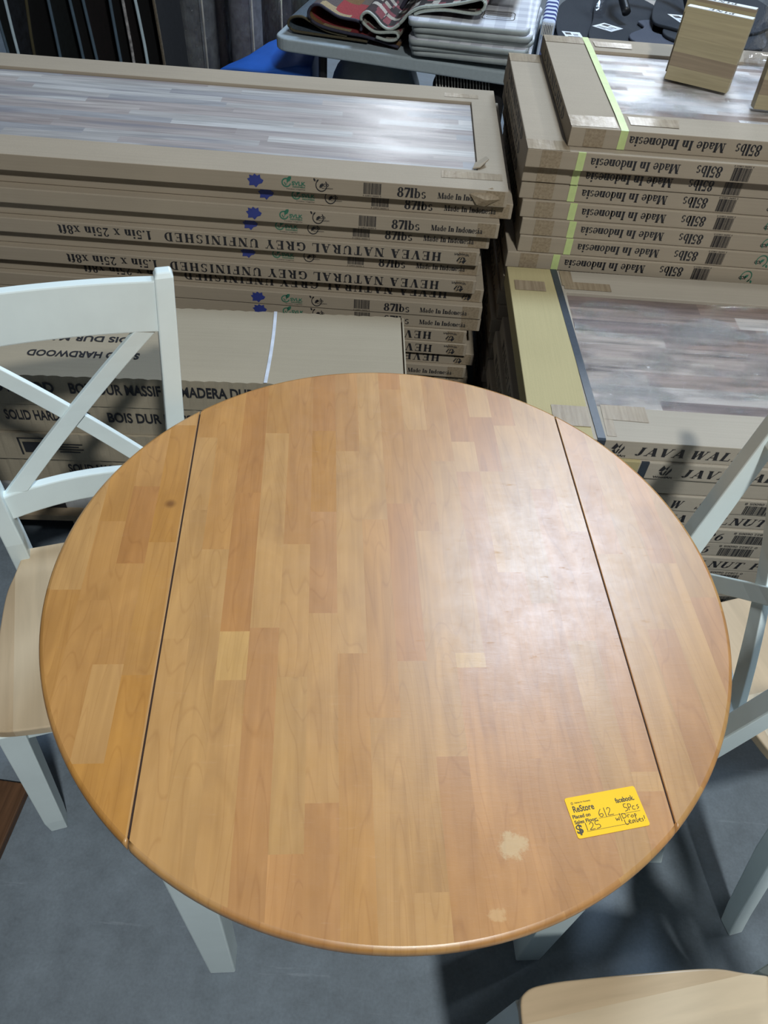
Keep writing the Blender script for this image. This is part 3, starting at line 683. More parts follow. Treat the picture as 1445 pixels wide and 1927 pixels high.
# --- left stack: grey slabs.  A = weight side in front (upright), B = name side in front (upside down)
LL, LW = 2.46, .662
L_TOP, L_N = .879, 18
L_P = (L_TOP - PZ) / L_N
front = lambda h: ((0, -.0010, 0), (1, 0, 0), (0, 0, 1))
ECO = lambda: arc_poly(0, 0, .85, 1, 120, 400) + leaf1(-.35, -.35, .9, 40) + leaf1(-1.0, .5, .6, 120) + leaf1(-.8, .4, .5, 60)
def print_left_A(h):
    f = front(h); x = LL; P = Prints()
    P.add('leaf_print', [(leafshape(), x - .640, x - .600, .12, .95, 1)], f, h)
    g = arc_poly(0, 0, .75, 1, 60, 350) + leaf1(.1, .1, 1.6, 55) + [[(-.5, 0), (-.3, .1), (-.05, -.45), (-.1, -.65)], [(-.1, -.65), (.55, .45), (.45, .6), (-.05, -.4)]]
    P.add('certificate_print', [(g, x - .556, x - .532, .28, .95, 2), (sans_polys('SVLK', .03), x - .531, x - .497, .42, .66, 2),
          (sans_polys('INDONESIA', .02), x - .529, x - .498, .28, .38, 2), (sans_polys('Timber Legality', .0), x - .545, x - .498, .14, .22, 0)], f, h)
    P.add('eco_print', [(ECO(), x - .478, x - .444, .15, .95, 0), (sans_polys('ECO', .03), x - .458, x - .440, .48, .66, 0), (sans_polys('Plantation', .0), x - .462, x - .430, .34, .44, 0)], f, h)
    P.add('barcode', [(barcode(1, 1, seed=5), x - .355, x - .312, .22, .90, 0), (sans_polys('0 22822 06002 5'), x - .356, x - .311, .08, .16, 0)], f, h)
    P.add('weight_print', [(serif_polys('87lbs')[0], x - .272, x - .201, .20, .80, 0)], f, h)
    P.add('origin_print', [(serif_polys('Made In Indonesia')[0], x - .172, x - .041, .28, .64, 0)], f, h)
    return P
def print_left_B(h):
    f = front(h); x = LL; P = Prints()
    P.add('logo_print', [(mountain(), x - .058, x - .032, .12, .58, 0, True), (sans_polys('WoodArt', .02), x - .066, x - .028, .66, .84, 0, True)], f, h)
    for pw, xa, xb in serif_words('HEVEA NATURAL GREY UNFINISHED', .72, .16): P.add('word_print', [(pw, x - .100 - xb, x - .100 - xa, .20, .80, 0, True)], f, h)
    P.add('size_print', [(serif_polys('1.5in x 25in x8ft', track=.06)[0], x - 1.095, x - .855, .20, .80, 0, True)], f, h)
    return P
def tape_end(lx, ly, h, x0, x1, drop=True, top=True, y1=None):
    """strip of tape over the front edge near an end"""
    bm = bmesh.new(); e = .0004
    pr = [(-e, h * .06), (-e, h - .002)] + ([(.001, h + e), (y1 or .14, h + e)] if top else [])
    for (ya, za), (yb, zb) in zip(pr, pr[1:]):
        bm.faces.new([bm.verts.new(q) for q in ((x0, ya, za), (x1, ya, za), (x1, yb, zb), (x0, yb, zb))])
    return as_mesh('tape', bm, ['tape'])
meL = carton_mesh('carton', LL, LW, L_P - .0006, 'card')
prA, prB = print_left_A(L_P), print_left_B(L_P)
tpL = tape_end(LL, LW, L_P, LL - .055, LL - .008, top=False)
kindsL = 'AAAABABBAABBBABABA'
xr = [.236, .256, .228, .212, .190, .200, .193, .220, .222, .224, .190, .196, .222, .205, .215, .2, .22, .21]
fy = [1.870, 1.893, 1.866, 1.886, 1.868, 1.890, 1.866, 1.892, 1.872, 1.876, 1.870, 1.866, 1.880, 1.87, 1.88, 1.87, 1.875, 1.87]
RZL = R(1.5)
def window_carton(name, lx, ly, h, wx0, wx1, wy0, wy1, m, slab, wrap, notch=None):
    """carton whose top is cut open: card frame around the slab"""
    bm = bmesh.new()
    q = lambda x0, x1, y0, y1, z: [bm.verts.new(p) for p in ((x0, y0, z), (x1, y0, z), (x1, y1, z), (x0, y1, z))]
    A, B, Ci, Di = q(0, lx, 0, ly, 0), q(0, lx, 0, ly, h), q(wx0, wx1, wy0, wy1, h), q(wx0, wx1, wy0, wy1, h - .012)
    bm.faces.new(A[::-1]); bm.faces.new(Di)
    for a_, b_ in ((A, B), (B, Ci), (Ci, Di)):
        for k in range(4): bm.faces.new((a_[k], a_[(k + 1) % 4], b_[(k + 1) % 4], b_[k]))
    finish(bm, .0015, 2, .6)
    o = obj(name, bm, m)
    bm = bmesh.new(); box(bm, wx0 + .001, wx1 - .001, wy0 + .001, wy1 - .001, h - .0118, h - .009); obj('wood_slab', bm, slab, o)
    bm = bmesh.new(); nx = 60; ny = 20; vs = {}
    for i in range(nx + 1):
        for j in range(ny + 1):
            x = wx0 + .004 + (wx1 - wx0 - .008) * i / nx; y = wy0 + .004 + (wy1 - wy0 - .008) * j / ny
            vs[i, j] = bm.verts.new((x, y, h - .0055 + .0012 * math.sin(y * 47 + 3 * math.sin(x * 9)) * math.sin(x * 13 + y * 5)))
    for i in range(nx):
        for j in range(ny): bm.faces.new((vs[i, j], vs[i + 1, j], vs[i + 1, j + 1], vs[i, j + 1]))
    obj('stretch_wrap', bm, wrap, o, smooth=True)
    return o
for i in range(L_N):
    h = L_P - .0006; z = L_TOP - (i + 1) * L_P
    side = 'weight print' if kindsL[i] == 'A' else 'name print upside down'
    lab = 'kraft carton with %s, %s in the left stack' % (side, ORD[i] if i < L_N - 1 else 'lowest')
    if i == 0:
        o = window_carton('carton', LL, LW, h, .10, LL - .072, .108, .560, 'card', 'slab_grey', 'wrap_tight')
        lab = 'opened kraft carton showing a grey wood slab, topmost in the left stack'
        # tape pieces, torn corner flap
        e = h + .0008
        for q in ([(LL - .165, .052), (LL - .012, .056), (LL - .012, .092), (LL - .165, .092)], [(LL - .15, .585), (LL - .05, .585), (LL - .05, .615), (LL - .15, .615)], [(.55, .575), (.75, .575), (.72, .625), (.52, .625)]):
            bm = bmesh.new(); bm.faces.new([bm.verts.new((a, b, e)) for a, b in q]); obj('tape', bm, 'tape', o)
        bm = bmesh.new(); fl_ = [(LL - .095, -.003, .030), (LL - .04, .01, .0435), (LL - .02, -.004, .022), (LL - .055, -.006, .002), (LL - .075, -.008, .006)]
        vs = [bm.verts.new(q) for q in fl_]; c0 = bm.verts.new((LL - .055, -.014, .022))
        for k in range(5): bm.faces.new((c0, vs[k], vs[(k + 1) % 5]))
        obj('peeling_tape', bm, 'tape', o)
        bm = bmesh.new(); P = [(LL - .079, .14, h + .001), (LL - .05, .165, h + .010), (LL - .045, .135, h + .016), (LL - .066, .112, h + .004), (LL - .085, .110, h + .001)]
        a = [bm.verts.new(q) for q in P]; b = [bm.verts.new((q[0], q[1], q[2] + .003)) for q in P]
        bm.faces.new(a[::-1]); bm.faces.new(b)
        for k in range(5): bm.faces.new((a[k], a[(k + 1) % 5], b[(k + 1) % 5], b[k]))
        obj('torn_flap', bm, 'card', o)
    else:
        o = bpy.data.objects.new('carton', meL); C.objects.link(o)
    rz = RZL + R(random.uniform(-.12, .12))
    o.rotation_euler = (0, 0, rz); o.location = (xr[i] - LL * math.cos(rz), fy[i] - LL * math.sin(rz), z)
    tag(o, lab, 'carton', 'cartons in the left stack')
    (prA if kindsL[i] == 'A' else prB).on(o); child('tape', tpL, o)
pallet(.2 - 2.44, 1.83, RZL, 2.42, .66, 'wooden pallet under the left carton stack')

# --- right rear stack: 85lbs, everything upside down, lime straps
RL, RW = 2.05, .662
R_TOP, R_P, R_N = 1.03, .0445, 20
RZR = R(1.5)
def print_right(h, a=0.0):
    f = front(h); P = Prints()
    P.add('origin_print', [(serif_polys('Made In Indonesia')[0], .152 + a, (.365 if a == 0 else .380) + a, .25, .75, 0, True)], f, h)
    P.add('weight_print', [(serif_polys('85lbs')[0], .405 + a, .466 + a, .20, .80, 0, True)], f, h)
    P.add('barcode', [(barcode(1, 1, seed=8), .492 + a, .535 + a, .1, .82, 0), (sans_polys('5 20090 22822 0'), .490 + a, .537 + a, .86, .94, 0, True)], f, h)
    P.add('eco_print', [(ECO(), .62 + a, .655 + a, .12, .9, 2, True), (sans_polys('ECO', .03), .617 + a, .635 + a, .34, .54, 0, True)], f, h)
    return P
def end_print(h, ly, txt):
    bm = bmesh.new(); f = ((-.0006, 0, 0), (0, -1, 0), (0, 0, 1))
    p, _ = serif_polys(txt, track=.12); put(bm, p, -ly * .86, -ly * .18, h * .22, h * .78, f, 0)
    return as_mesh('end_printing', bm, ['ink'])
def strap_mesh(h, ly, x0, x1, m, skew=0.0, e=.0011, bulge=.002):
    bm = bmesh.new()
    pr = [(-.0011, 0.001, 0), (-.0011, h, 0), (.002, h + e, 0)] + [(ly * k / 8, h + e + (bulge if 0 < k < 8 else 0), skew * k / 8) for k in range(1, 9)]
    for (ya, za, sa), (yb, zb, sb) in zip(pr, pr[1:]):
        bm.faces.new([bm.verts.new(q) for q in ((x0 + sa, ya, za), (x1 + sa, ya, za), (x1 + sb, yb, zb), (x0 + sb, yb, zb))])
    return as_mesh('strap', bm, [m])
xl = [.357, .262, .264, .266, .276, .284, .286, .262, .272, .268, .262, .27, .255, .26, .27, .265, .26, .27, .265, .27]
fyr = [1.903, 1.872, 1.895, 1.900, 1.893, 1.888, 1.884, 1.880, 1.905, 1.905, 1.91, 1.905, 1.9, 1.91, 1.9, 1.905, 1.9, 1.91, 1.9, 1.9]
meR = carton_mesh('carton', RL, RW, R_P - .0006, 'card'); prR = print_right(R_P); prR0 = print_right(R_P, -.012)
stR = strap_mesh(R_P - .0009, RW, .120, .138, 'strap_green', 0, .0002, 0); enR = end_print(R_P, RW, 'UNFINISHED')
def tapes(quads, o):
    for i, q in enumerate(quads): child('tape', tape_patch([q]), o, (0, 0, .0003 * i))
def tape_patch(quads, m='tape'):
    bm = bmesh.new()
    for q in quads: bm.faces.new([bm.verts.new(p) for p in q])
    return as_mesh('tape', bm, [m])
tpR = tape_patch([[(.035, -.0009, .002), (.082, -.0009, .002), (.082, -.0009, R_P - .002), (.035, -.0009, R_P - .002)]])
for i in range(R_N):
    h = R_P - .0006; z = R_TOP - (i + 1) * R_P
    lab = 'kraft carton with lime strap, %s in the right rear stack' % (ORD[i] if i < R_N - 1 else 'lowest')
    if i == 0:
        o = window_carton('carton', RL, RW, h, .132, RL - .1, .105, .555, 'card', 'slab_light', 'wrap')
        lab = 'opened kraft carton with lime strap showing a pale slab, topmost in the right rear stack'
        child('strap', strap_mesh(h, RW, .116, .134, 'strap_green', -.004), o)
        e = h + .0008
        tapes([[(.0, .005, e), (.112, .01, e), (.112, .075, e), (.0, .07, e)], [(.0, .60, e), (.112, .60, e), (.112, .655, e), (.0, .655, e)],
                                  [(.145, .035, e), (.26, .035, e), (.27, .085, e), (.145, .085, e)], [(.14, .585, e), (.245, .585, e), (.25, .63, e), (.14, .63, e)]], o)
        prR0.on(o)
    else:
        o = bpy.data.objects.new('carton', meR); C.objects.link(o); child('strap', stR, o); prR.on(o)
        if i == 1: 
            e = h + .0003; tapes([[(0, .0, e), (.10, .0, e), (.10, .055, e), (0, .055, e)], [(0, .59, e), (.1, .59, e), (.1, .655, e), (0, .655, e)]], o)
    child('tape', tpR, o); child('end_printing', enR, o)
    rz = RZR + R(random.uniform(-.12, .12))
    o.rotation_euler = (0, 0, rz); o.location = (xl[i], fyr[i], z); tag(o, lab, 'carton', 'cartons in the right rear stack')
pallet(.29, 1.93, RZR, 1.98, .62, 'wooden pallet under the right rear carton stack')

# --- right front stack: walnut
JL, JW = 1.95, .655
J_TOP, J_P, J_N = .686, .0496, 11
RZJ = R(2.0)
def print_java(kind, h):
    f = front(h); P = Prints()
    if kind == 'name':
        P.add('logo_print', [(mountain(), .185, .212, .30, .88), (sans_polys('WoodArt', .02), .178, .220, .12, .25)], f, h)
        for pw, xa, xb in serif_words('JAVA WALNUT FJLB UNFINISHED', .667, .10, .22): P.add('word_print', [(pw, .238 + xa, .238 + xb, .24, .72)], f, h)
    else:
        if kind == 'code': P.add('size_print', [(serif_polys('87lbs 26', .22, .1)[0], .40, .56, .22, .74)], f, h)
        else:
            P.add('word_print', [(serif_polys('W', .22)[0], .421, .447, .24, .72)], f, h); P.add('word_print', [(serif_polys('SC', .22, .1)[0], .474, .512, .24, .72)], f, h)
        P.add('barcode', [(barcode(1, 1, seed=12), .585, .665, .10, .66), (sans_polys('0 22822 06005 8'), .58, .67, .72, .86, 0, True)], f, h)
    return P
kj = ['name', 'name', None, 'flip', 'name', 'code', 'code', 'name', 'code', 'name', 'code']
xj = [.288, .400, .33, .30, .29, .30, .285, .30, .29, .30, .295]
fyj = [1.205, 1.203, 1.208, 1.204, 1.207, 1.203, 1.206, 1.203, 1.206, 1.204, 1.206]
jshift = [0.02, -0.013, 0, -.085, .055, -.07, -.07, .05, -.07, .06, -.07]
pj = {k: print_java(k, J_P) for k in ('name', 'code', 'flip')}
enJ = end_print(J_P, JW, 'WALNUT UNFINISHED')
for i in range(J_N):
    h = J_P - .0006; z = J_TOP - (i + 1) * J_P
    lab = 'pale kraft carton, %s in the walnut stack at the right' % (ORD[i] if i < J_N - 1 else 'lowest')
    if i == 0:
        o = window_carton('carton', JL, JW, h, .142, JL - .1, .108, .552, 'card_j', 'slab_walnut', 'wrap')
        lab = 'opened carton with black strap showing a wrapped walnut slab, topmost beside the table'
        bm = bmesh.new(); box(bm, -.0012, .128, -.0012, JW + .0012, .0005, h + .0012); finish(bm, .002); obj('yellow_end_cap', bm, 'card_yellow', o)
        bm = bmesh.new(); e = h + .0022
        for (ya, za, xa), (yb, zb, xb) in zip([(-.0022, 0, .136), (-.0022, h, .136), (.003, e, .136)], [(-.0022, h, .136), (.003, e, .136), (JW, e, .112)]):
            bm.faces.new([bm.verts.new(q) for q in ((xa, ya, za), (xa + .017, ya, za), (xb + .017, yb, zb), (xb, yb, zb))])
        obj('strap', bm, 'strap_black', o)
        e = h + .0024
        tapes([[(.012, .545, e), (.09, .545, e), (.09, .59, e), (.012, .59, e)], [(.05, .035, e), (.128, .035, e), (.128, .10, e), (.05, .10, e)]], o)
        e = h + .0008
        tapes([[(.158, .012, e), (.178, .012, e), (.178, .112, e), (.158, .112, e)], [(.158, .065, e), (.255, .062, e), (.255, .112, e), (.158, .112, e)],
                                  [(.14, .565, e), (.26, .565, e), (.26, .60, e), (.14, .60, e)], [(.135, .58, e), (.165, .58, e), (.165, .65, e), (.135, .65, e)]], o)
    else:
        bm = bmesh.new(); box(bm, 0, JL, 0, JW, 0, h); finish(bm, .004, 3); o = obj('carton', bm, 'card_j')
        if i == 1:
            bm = bmesh.new(); box(bm, -.001, .128, -.001, .3, .0005, h + .0004); finish(bm, .002); obj('yellow_end_cap', bm, 'card_yellow', o)
            child('strap', strap_mesh(h - .0006, JW, .130, .147, 'strap_black', 0, .0004, 0), o)
    if kj[i]: pj[kj[i]].on(o, jshift[i] + (.0 if i else -.035))
    child('end_printing', enJ, o)
    rz = RZJ + R(random.uniform(-.1, .1)); o.rotation_euler = (0, 0, rz); o.location = (xj[i], fyj[i], z); tag(o, lab, 'carton', 'cartons in the walnut stack')
pallet(.33, 1.225, RZJ, 1.85, .60, 'wooden pallet under the walnut carton stack')

# --- hardwood flooring cartons behind the left chair
SL, SD, S_TOP, S_N = 1.62, .292, .588, 5
S_P = (S_TOP - PZ) / S_N
RZS = R(4.6)
sx, sy = .022, 1.444          # right front corner
def ragged(bm, lx, ly, h, m=0):
    """corrugated long edges: front edge scalloped slightly"""
    n = 150; A, B, Cc, Dd = [], [], [], []
    for k in range(n + 1):
        x = lx * k / n; w_ = .0016 * math.sin(k * 2.1) + .0008 * math.sin(k * .7)
        A.append(bm.verts.new((x, 0, 0))); B.append(bm.verts.new((x, w_, h))); Cc.append(bm.verts.new((x, ly + w_, h))); Dd.append(bm.verts.new((x, ly, 0)))
    for k in range(n):
        bm.faces.new((A[k], A[k + 1], B[k + 1], B[k])); bm.faces.new((B[k], B[k + 1], Cc[k + 1], Cc[k])); bm.faces.new((Cc[k], Cc[k + 1], Dd[k + 1], Dd[k])); bm.faces.new((Dd[k], Dd[k + 1], A[k + 1], A[k]))
    bm.faces.new((A[0], B[0], Cc[0], Dd[0])); bm.faces.new((A[n], Dd[n], Cc[n], B[n]))
SB = .055
rows = [[('SOLID HARDWOOD', -1.10, -.79), ('BOIS DUR MASSIF', -.755, -.545), ('MADERA DURA', -.50, -.31)], [('SOLID HARDWOOD', -.925, -.72), ('BOIS DUR MASSIF', -.682, -.46), ('MADERA DURA', -.42, -.22)],
        'label', [('SOLID HARDWOOD', -.815, -.60), ('BOIS DUR MASSIF', -.56, -.34)], None]
for i in range(S_N):
    h = S_P - .002; z = S_TOP - (i + 1) * S_P
    bm = bmesh.new(); ragged(bm, SL, SD, h); o = obj('flooring_carton', bm, 'card_white' if i == S_N - 1 else 'card_s')
    jx = (0, -.004, .006, -.006, .004)[i]; jy = (0, .004, -.002, .005, -.003)[i]
    c, s = math.cos(RZS), math.sin(RZS)
    o.rotation_euler = (0, 0, RZS); o.location = (sx + jx - SL * c, sy + jy - SL * s, z)
    tag(o, 'brown hardwood flooring carton, %s in the low stack behind the left chair' % ORD[i] if i < S_N - 1 else 'pale grey flooring carton, lowest in the low stack behind the left chair', 'carton', 'flooring cartons behind the left chair')
    f = ((0, -.0022, 0), (1, 0, 0), (0, 0, 1)); bm = bmesh.new()
    X = lambda wx: SL + (wx - sx) / c
    r_ = rows[i]
    if isinstance(r_, list):
        for t_, a, b in r_: Prints().add('word_print', [(sans_polys(t_, .028), X(a), X(b), .44, .80)], f, h).on(o)
    elif r_ == 'label':
        for a, b, y0, y1 in ((-.925, -.920, .2, .85), (-.925, -.84, .82, .86), (-.845, -.84, .55, .85), (-.915, -.86, .3, .7)): put(bm, [[(0, 0), (1, 0), (1, 1), (0, 1)]], X(a), X(b), h * y0, h * y1, f)
        for k in range(4): put(bm, [[(0, 0), (1, 0), (1, 1), (0, 1)]], X(-.83), X(-.77 - .01 * (k % 2)), h * (.62 - .1 * k), h * (.66 - .1 * k), f)
    else:
        put(bm, [[(0, 0), (1, 0), (1, 1), (0.2, 1)]], X(-.92), X(-.86), h * .0, h * .98, f, 0)
    if len(bm.verts): child('printing', as_mesh('printing', bm, ['ink']), o)
    else: bm.free()
    if i == 0:
        bm = bmesh.new(); f2 = ((0, 0, h + .0012), (1, 0, 0), (0, 1, 0))
        bm.free(); Prints().add('word_print', [(sans_polys('SOLID HARDWOOD', .028), X(-.865), X(-.605), .072, .096, 0, True)], f2, 1).on(o)
        Prints().add('word_print', [(sans_polys('BOIS DUR MASSIF', .028), X(-.885), X(-.62), .135, .158, 0, True)], f2, 1).on(o)
        bm = bmesh.new(); e = h + .0025
        for k in range(8):
            ya, yb = SD * k / 8, SD * (k + 1) / 8; dx = .004 * math.sin(k * .35); dx2 = .004 * math.sin((k + 1) * .35)
            bm.faces.new([bm.verts.new(q) for q in ((X(-.305) + dx, ya, e), (X(-.297) + dx, ya, e), (X(-.297) + dx2, yb, e), (X(-.305) + dx2, yb, e))])
        child('strap', as_mesh('strap', bm, ['strap_white']), o)
        # loose end flaps and a dark slab painted as shade in the open end
        bm = bmesh.new(); box(bm, SL + .004, SL + .0075, .02, SD - .004, .0, h + .001); obj('end_flap', bm, 'card_s', o)
        bm = bmesh.new(); box(bm, SL + .0001, SL + .004, .01, SD - .01, .004, h - .008); obj('dark_gap_slab', bm, 'gap_shade', o)
    if i == 1:
        bm = bmesh.new(); hexa(bm, [(SL, .08, h * .3), (SL + .035, .09, h * .35), (SL + .037, .2, h * .35), (SL, .215, h * .3)], [(SL, .08, h * .3 + .004), (SL + .035, .09, h * .35 + .004), (SL + .037, .2, h * .35 + .004), (SL, .215, h * .3 + .004)]); obj('end_flap', bm, 'card_s', o)
pallet(.015 - 1.6 * c, 1.41 - 1.6 * s, RZS, 1.58, .30, 'wooden pallet under the flooring cartons behind the left chair')

M['white_bag'] = plain('white_plastic_bag', (.62, .66, .74), .4, var=.2, scale=20, bstr=.4)
# ------------------------------------------------------------------ dark board at the left edge
bm = bmesh.new(); box(bm, -.62, 0, -.75, 0, 0, .024); finish(bm, .003)
o = obj('wooden_board', bm, 'dark_wood'); o.location = (-.728, .66, 0); o.rotation_euler = (0, 0, R(-3)); tag(o, 'dark brown oak board lying on the floor beside the left chair', 'board')

# ------------------------------------------------------------------ folding table with rugs and mats
FT = empty('folding_table', (-.582, 3.293, 0), R(-10.4)); tag(FT, 'grey plastic folding table with black legs behind the left stack', 'table')
def fpt(x, y, z=0.0):
    a = R(-10.4); return (-.582 + x * math.cos(a) - y * math.sin(a), 3.293 + x * math.sin(a) + y * math.cos(a), z)
bm = bmesh.new(); out = []
FX, FY = 1.10, .76
for cx, cy, a0 in ((FX - .06, FY - .06, 0), (.06, FY - .06, 90), (.06, .06, 180), (FX - .06, .06, 270)):
    for k in range(7): out.append((cx + .06 * math.cos(R(a0 + 15 * k)), cy + .06 * math.sin(R(a0 + 15 * k))))
extrude_poly(bm, out, .695, .742); finish(bm, .008, 3, .8); obj('tabletop', bm, 'plastic_grey', FT)
for x in (.165, FX - .165):
    for y in (.12, FY - .12):
        bm = bmesh.new(); tube(bm, [(x, y, 0), (x, y, .69)], .017, 12); obj('leg', bm, 'black_metal', FT)
    bm = bmesh.new(); tube(bm, [(x, .12, .66), (x, FY - .12, .66)], .010, 10); obj('cross_bar', bm, 'black_metal', FT)

def rug_mat(name, cols, sc, seed):
    m, nt, p = mat(name)
    v = coords(nt, (sc, sc * .8, sc)); vo = N(nt, 'ShaderNodeTexVoronoi'); vo.distance = 'CHEBYCHEV'; vo.inputs['Randomness'].default_value = .25; vo.inputs['Scale'].default_value = 1.0
    lk(nt, v, vo.inputs['Vector']); sp_ = N(nt, 'ShaderNodeSeparateColor'); lk(nt, vo.outputs['Color'], sp_.inputs[0])
    r_ = ramp(nt, sp_.outputs[0], [(i / len(cols), c) for i, c in enumerate(cols)]); r_.node.color_ramp.interpolation = 'CONSTANT'
    fz = noise(nt, coords(nt), 300, 3)
    lk(nt, mixc(nt, 'MULTIPLY', 1.0, r_, ramp(nt, fz, [(.3, (.7, .7, .7)), (.7, (1.2, 1.2, 1.2))])), p.inputs['Base Color']); p.inputs['Roughness'].default_value = .95
    bump(nt, p, fz, .6, .004); return m
M['rug_patch'] = rug_mat('patchwork_pile', [(.09, .07, .07), (.16, .085, .03), (.27, .03, .035), (.10, .075, .06), (.33, .25, .14), (.20, .11, .04), (.08, .06, .065)], 9, 1)
M['rug_slate'] = plain('slate_pile', (.07, .095, .12), .95, var=.3, scale=200, bstr=.5)
M['rug_olive'] = plain('olive_backing', (.075, .062, .035), .95, var=.3, scale=200)
M['rug_navy'] = plain('navy_binding', (.035, .033, .055), .8, var=.2, scale=100)
M['rug_cream'] = plain('cream_binding', (.42, .46, .42), .85, var=.12, scale=150)
M['rug_floral'] = rug_mat('floral_pile', [(.03, .02, .022), (.42, .38, .33), (.035, .02, .02), (.20, .05, .06), (.03, .022, .022), (.04, .02, .025), (.33, .30, .25)], 38, 2)
M['rug_brown'] = plain('dark_brown_pile', (.05, .035, .028), .95, var=.3, scale=200)
def bent_rug(name, path, th, depth, y0, m_face, m_edge, label, group='rugs on the folding table'):
    P = crom([Vector(p) for p in path], 5); L, Q = ribbon(P, th)
    bm = bmesh.new(); n = len(P)
    def V(v, y): return bm.verts.new((v.x, y, v.y))
    Lf, Qf, Lb, Qb = [V(v, y0) for v in L], [V(v, y0) for v in Q], [V(v, y0 + depth) for v in L], [V(v, y0 + depth) for v in Q]
    for i in range(n - 1):
        bm.faces.new((Lf[i], Lf[i + 1], Lb[i + 1], Lb[i])); bm.faces.new((Qf[i], Qb[i], Qb[i + 1], Qf[i + 1])); bm.faces.new((Lb[i], Lb[i + 1], Qb[i + 1], Qb[i]))
        bm.faces.new((Lf[i], Qf[i], Qf[i + 1], Lf[i + 1]))
    bm.faces.new((Lf[0], Lb[0], Qb[0], Qf[0])); bm.faces.new((Lf[-1], Qf[-1], Qb[-1], Lb[-1]))
    o = obj(name, bm, m_face, smooth=False); o.location = (-.582, 3.293, 0); o.rotation_euler = (0, 0, R(-10.4))
    bm = bmesh.new(); tube(bm, [(p.x, y0 - .001, p.y) for p in P], th * .62, 8); obj('edge_binding', bm, m_edge, o, smooth=True)
    return tag(o, label, 'rug', group)
z0 = .743
bent_rug('folded_rug', [(.36, .7555), (.22, .7545), (.10, .7535), (.062, .757), (.046, .775), (.060, .798), (.101, .806), (.14, .792), (.20, .771), (.28, .764)], .008, .5, .06, 'rug_slate', 'rug_olive', 'slate rug with olive backing folded at the left corner of the folding table')
bent_rug('folded_rug', [(.335, .792), (.338, .808), (.322, .822), (.253, .826), (.205, .844), (.174, .856), (.147, .850), (.130, .823), (.148, .799), (.20, .784), (.289, .7765), (.359, .7735), (.484, .755)], .009, .5, .05, 'rug_patch', 'rug_navy', 'patchwork rug in red and gold folded over on the folding table')
bent_rug('folded_rug', [(.40, .784), (.443, .7785), (.473, .784), (.484, .797), (.470, .808), (.40, .800), (.362, .815), (.340, .835), (.348, .853), (.367, .861), (.392, .848), (.42, .824), (.451, .816), (.483, .834), (.52, .876), (.560, .899), (.611, .909), (.687, .925), (.746, .942), (.775, .950), (.789, .936), (.781, .916), (.752, .903), (.651, .902), (.573, .889), (.538, .874)], .009, .5, .03, 'rug_floral', 'rug_cream', 'floral rug with a cream binding folded in waves on the folding table')
bent_rug('folded_rug', [(.46, .852), (.50, .915), (.56, .945), (.70, .96), (.9, .965)], .012, .32, .16, 'rug_brown', 'rug_navy', 'dark brown rug draped over the floral rug on the folding table')

# kitchen mats
def check_mat():
    m, nt, p = mat('pale_check_vinyl')
    t = N(nt, 'ShaderNodeTexCoord'); s = N(nt, 'ShaderNodeSeparateXYZ'); lk(nt, t.outputs['Object'], s.inputs[0])
    a = math_n(nt, 'LESS_THAN', math_n(nt, 'FRACT', math_n(nt, 'DIVIDE', s.outputs[0], .078)), .5)
    b = math_n(nt, 'LESS_THAN', math_n(nt, 'FRACT', math_n(nt, 'DIVIDE', s.outputs[1], .078)), .5)
    k = math_n(nt, 'MULTIPLY', math_n(nt, 'ADD', a, b), .5)
    lk(nt, ramp(nt, k, [(0, (.74, .76, .79)), (.5, (.62, .63, .67)), (1, (.50, .51, .56))]), p.inputs['Base Color']); p.inputs['Roughness'].default_value = .5
    return m
M['check'] = check_mat()
def kitchen_mat(i):
    lx, ly, th = .44, .72, .0182
    bm = bmesh.new(); nx, ny = 24, 16; top, bot = {}, {}
    droop = lambda x, y: -.002 * max(0, (.10 - x) / .10) ** 2
    def outline(u, v):
        x, y = u * lx, v * ly; r = .035
        cx = min(max(x, r), lx - r); cy = min(max(y, r), ly - r); d = Vector((x - cx, y - cy))
        if d.length > r: d = d.normalized() * r
        return cx + d.x, cy + d.y
    for a in range(nx + 1):
        for b in range(ny + 1):
            x, y = outline(a / nx, b / ny); top[a, b] = bm.verts.new((x, y, th + droop(x, y))); bot[a, b] = bm.verts.new((x, y, droop(x, y)))
    for a in range(nx):
        for b in range(ny):
            bm.faces.new((top[a, b], top[a + 1, b], top[a + 1, b + 1], top[a, b + 1])).material_index = 0
            bm.faces.new((bot[a, b], bot[a, b + 1], bot[a + 1, b + 1], bot[a + 1, b])).material_index = 1
    edge = [(a, 0) for a in range(nx)] + [(nx, b) for b in range(ny)] + [(a, ny) for a in range(nx, 0, -1)] + [(0, b) for b in range(ny, 0, -1)]
    for k in range(len(edge)):
        e1, e2 = edge[k], edge[(k + 1) % len(edge)]; bm.faces.new((bot[e1], bot[e2], top[e2], top[e1])).material_index = 1
    return obj('kitchen_mat', bm, ['check', 'mat_side'], smooth=True)
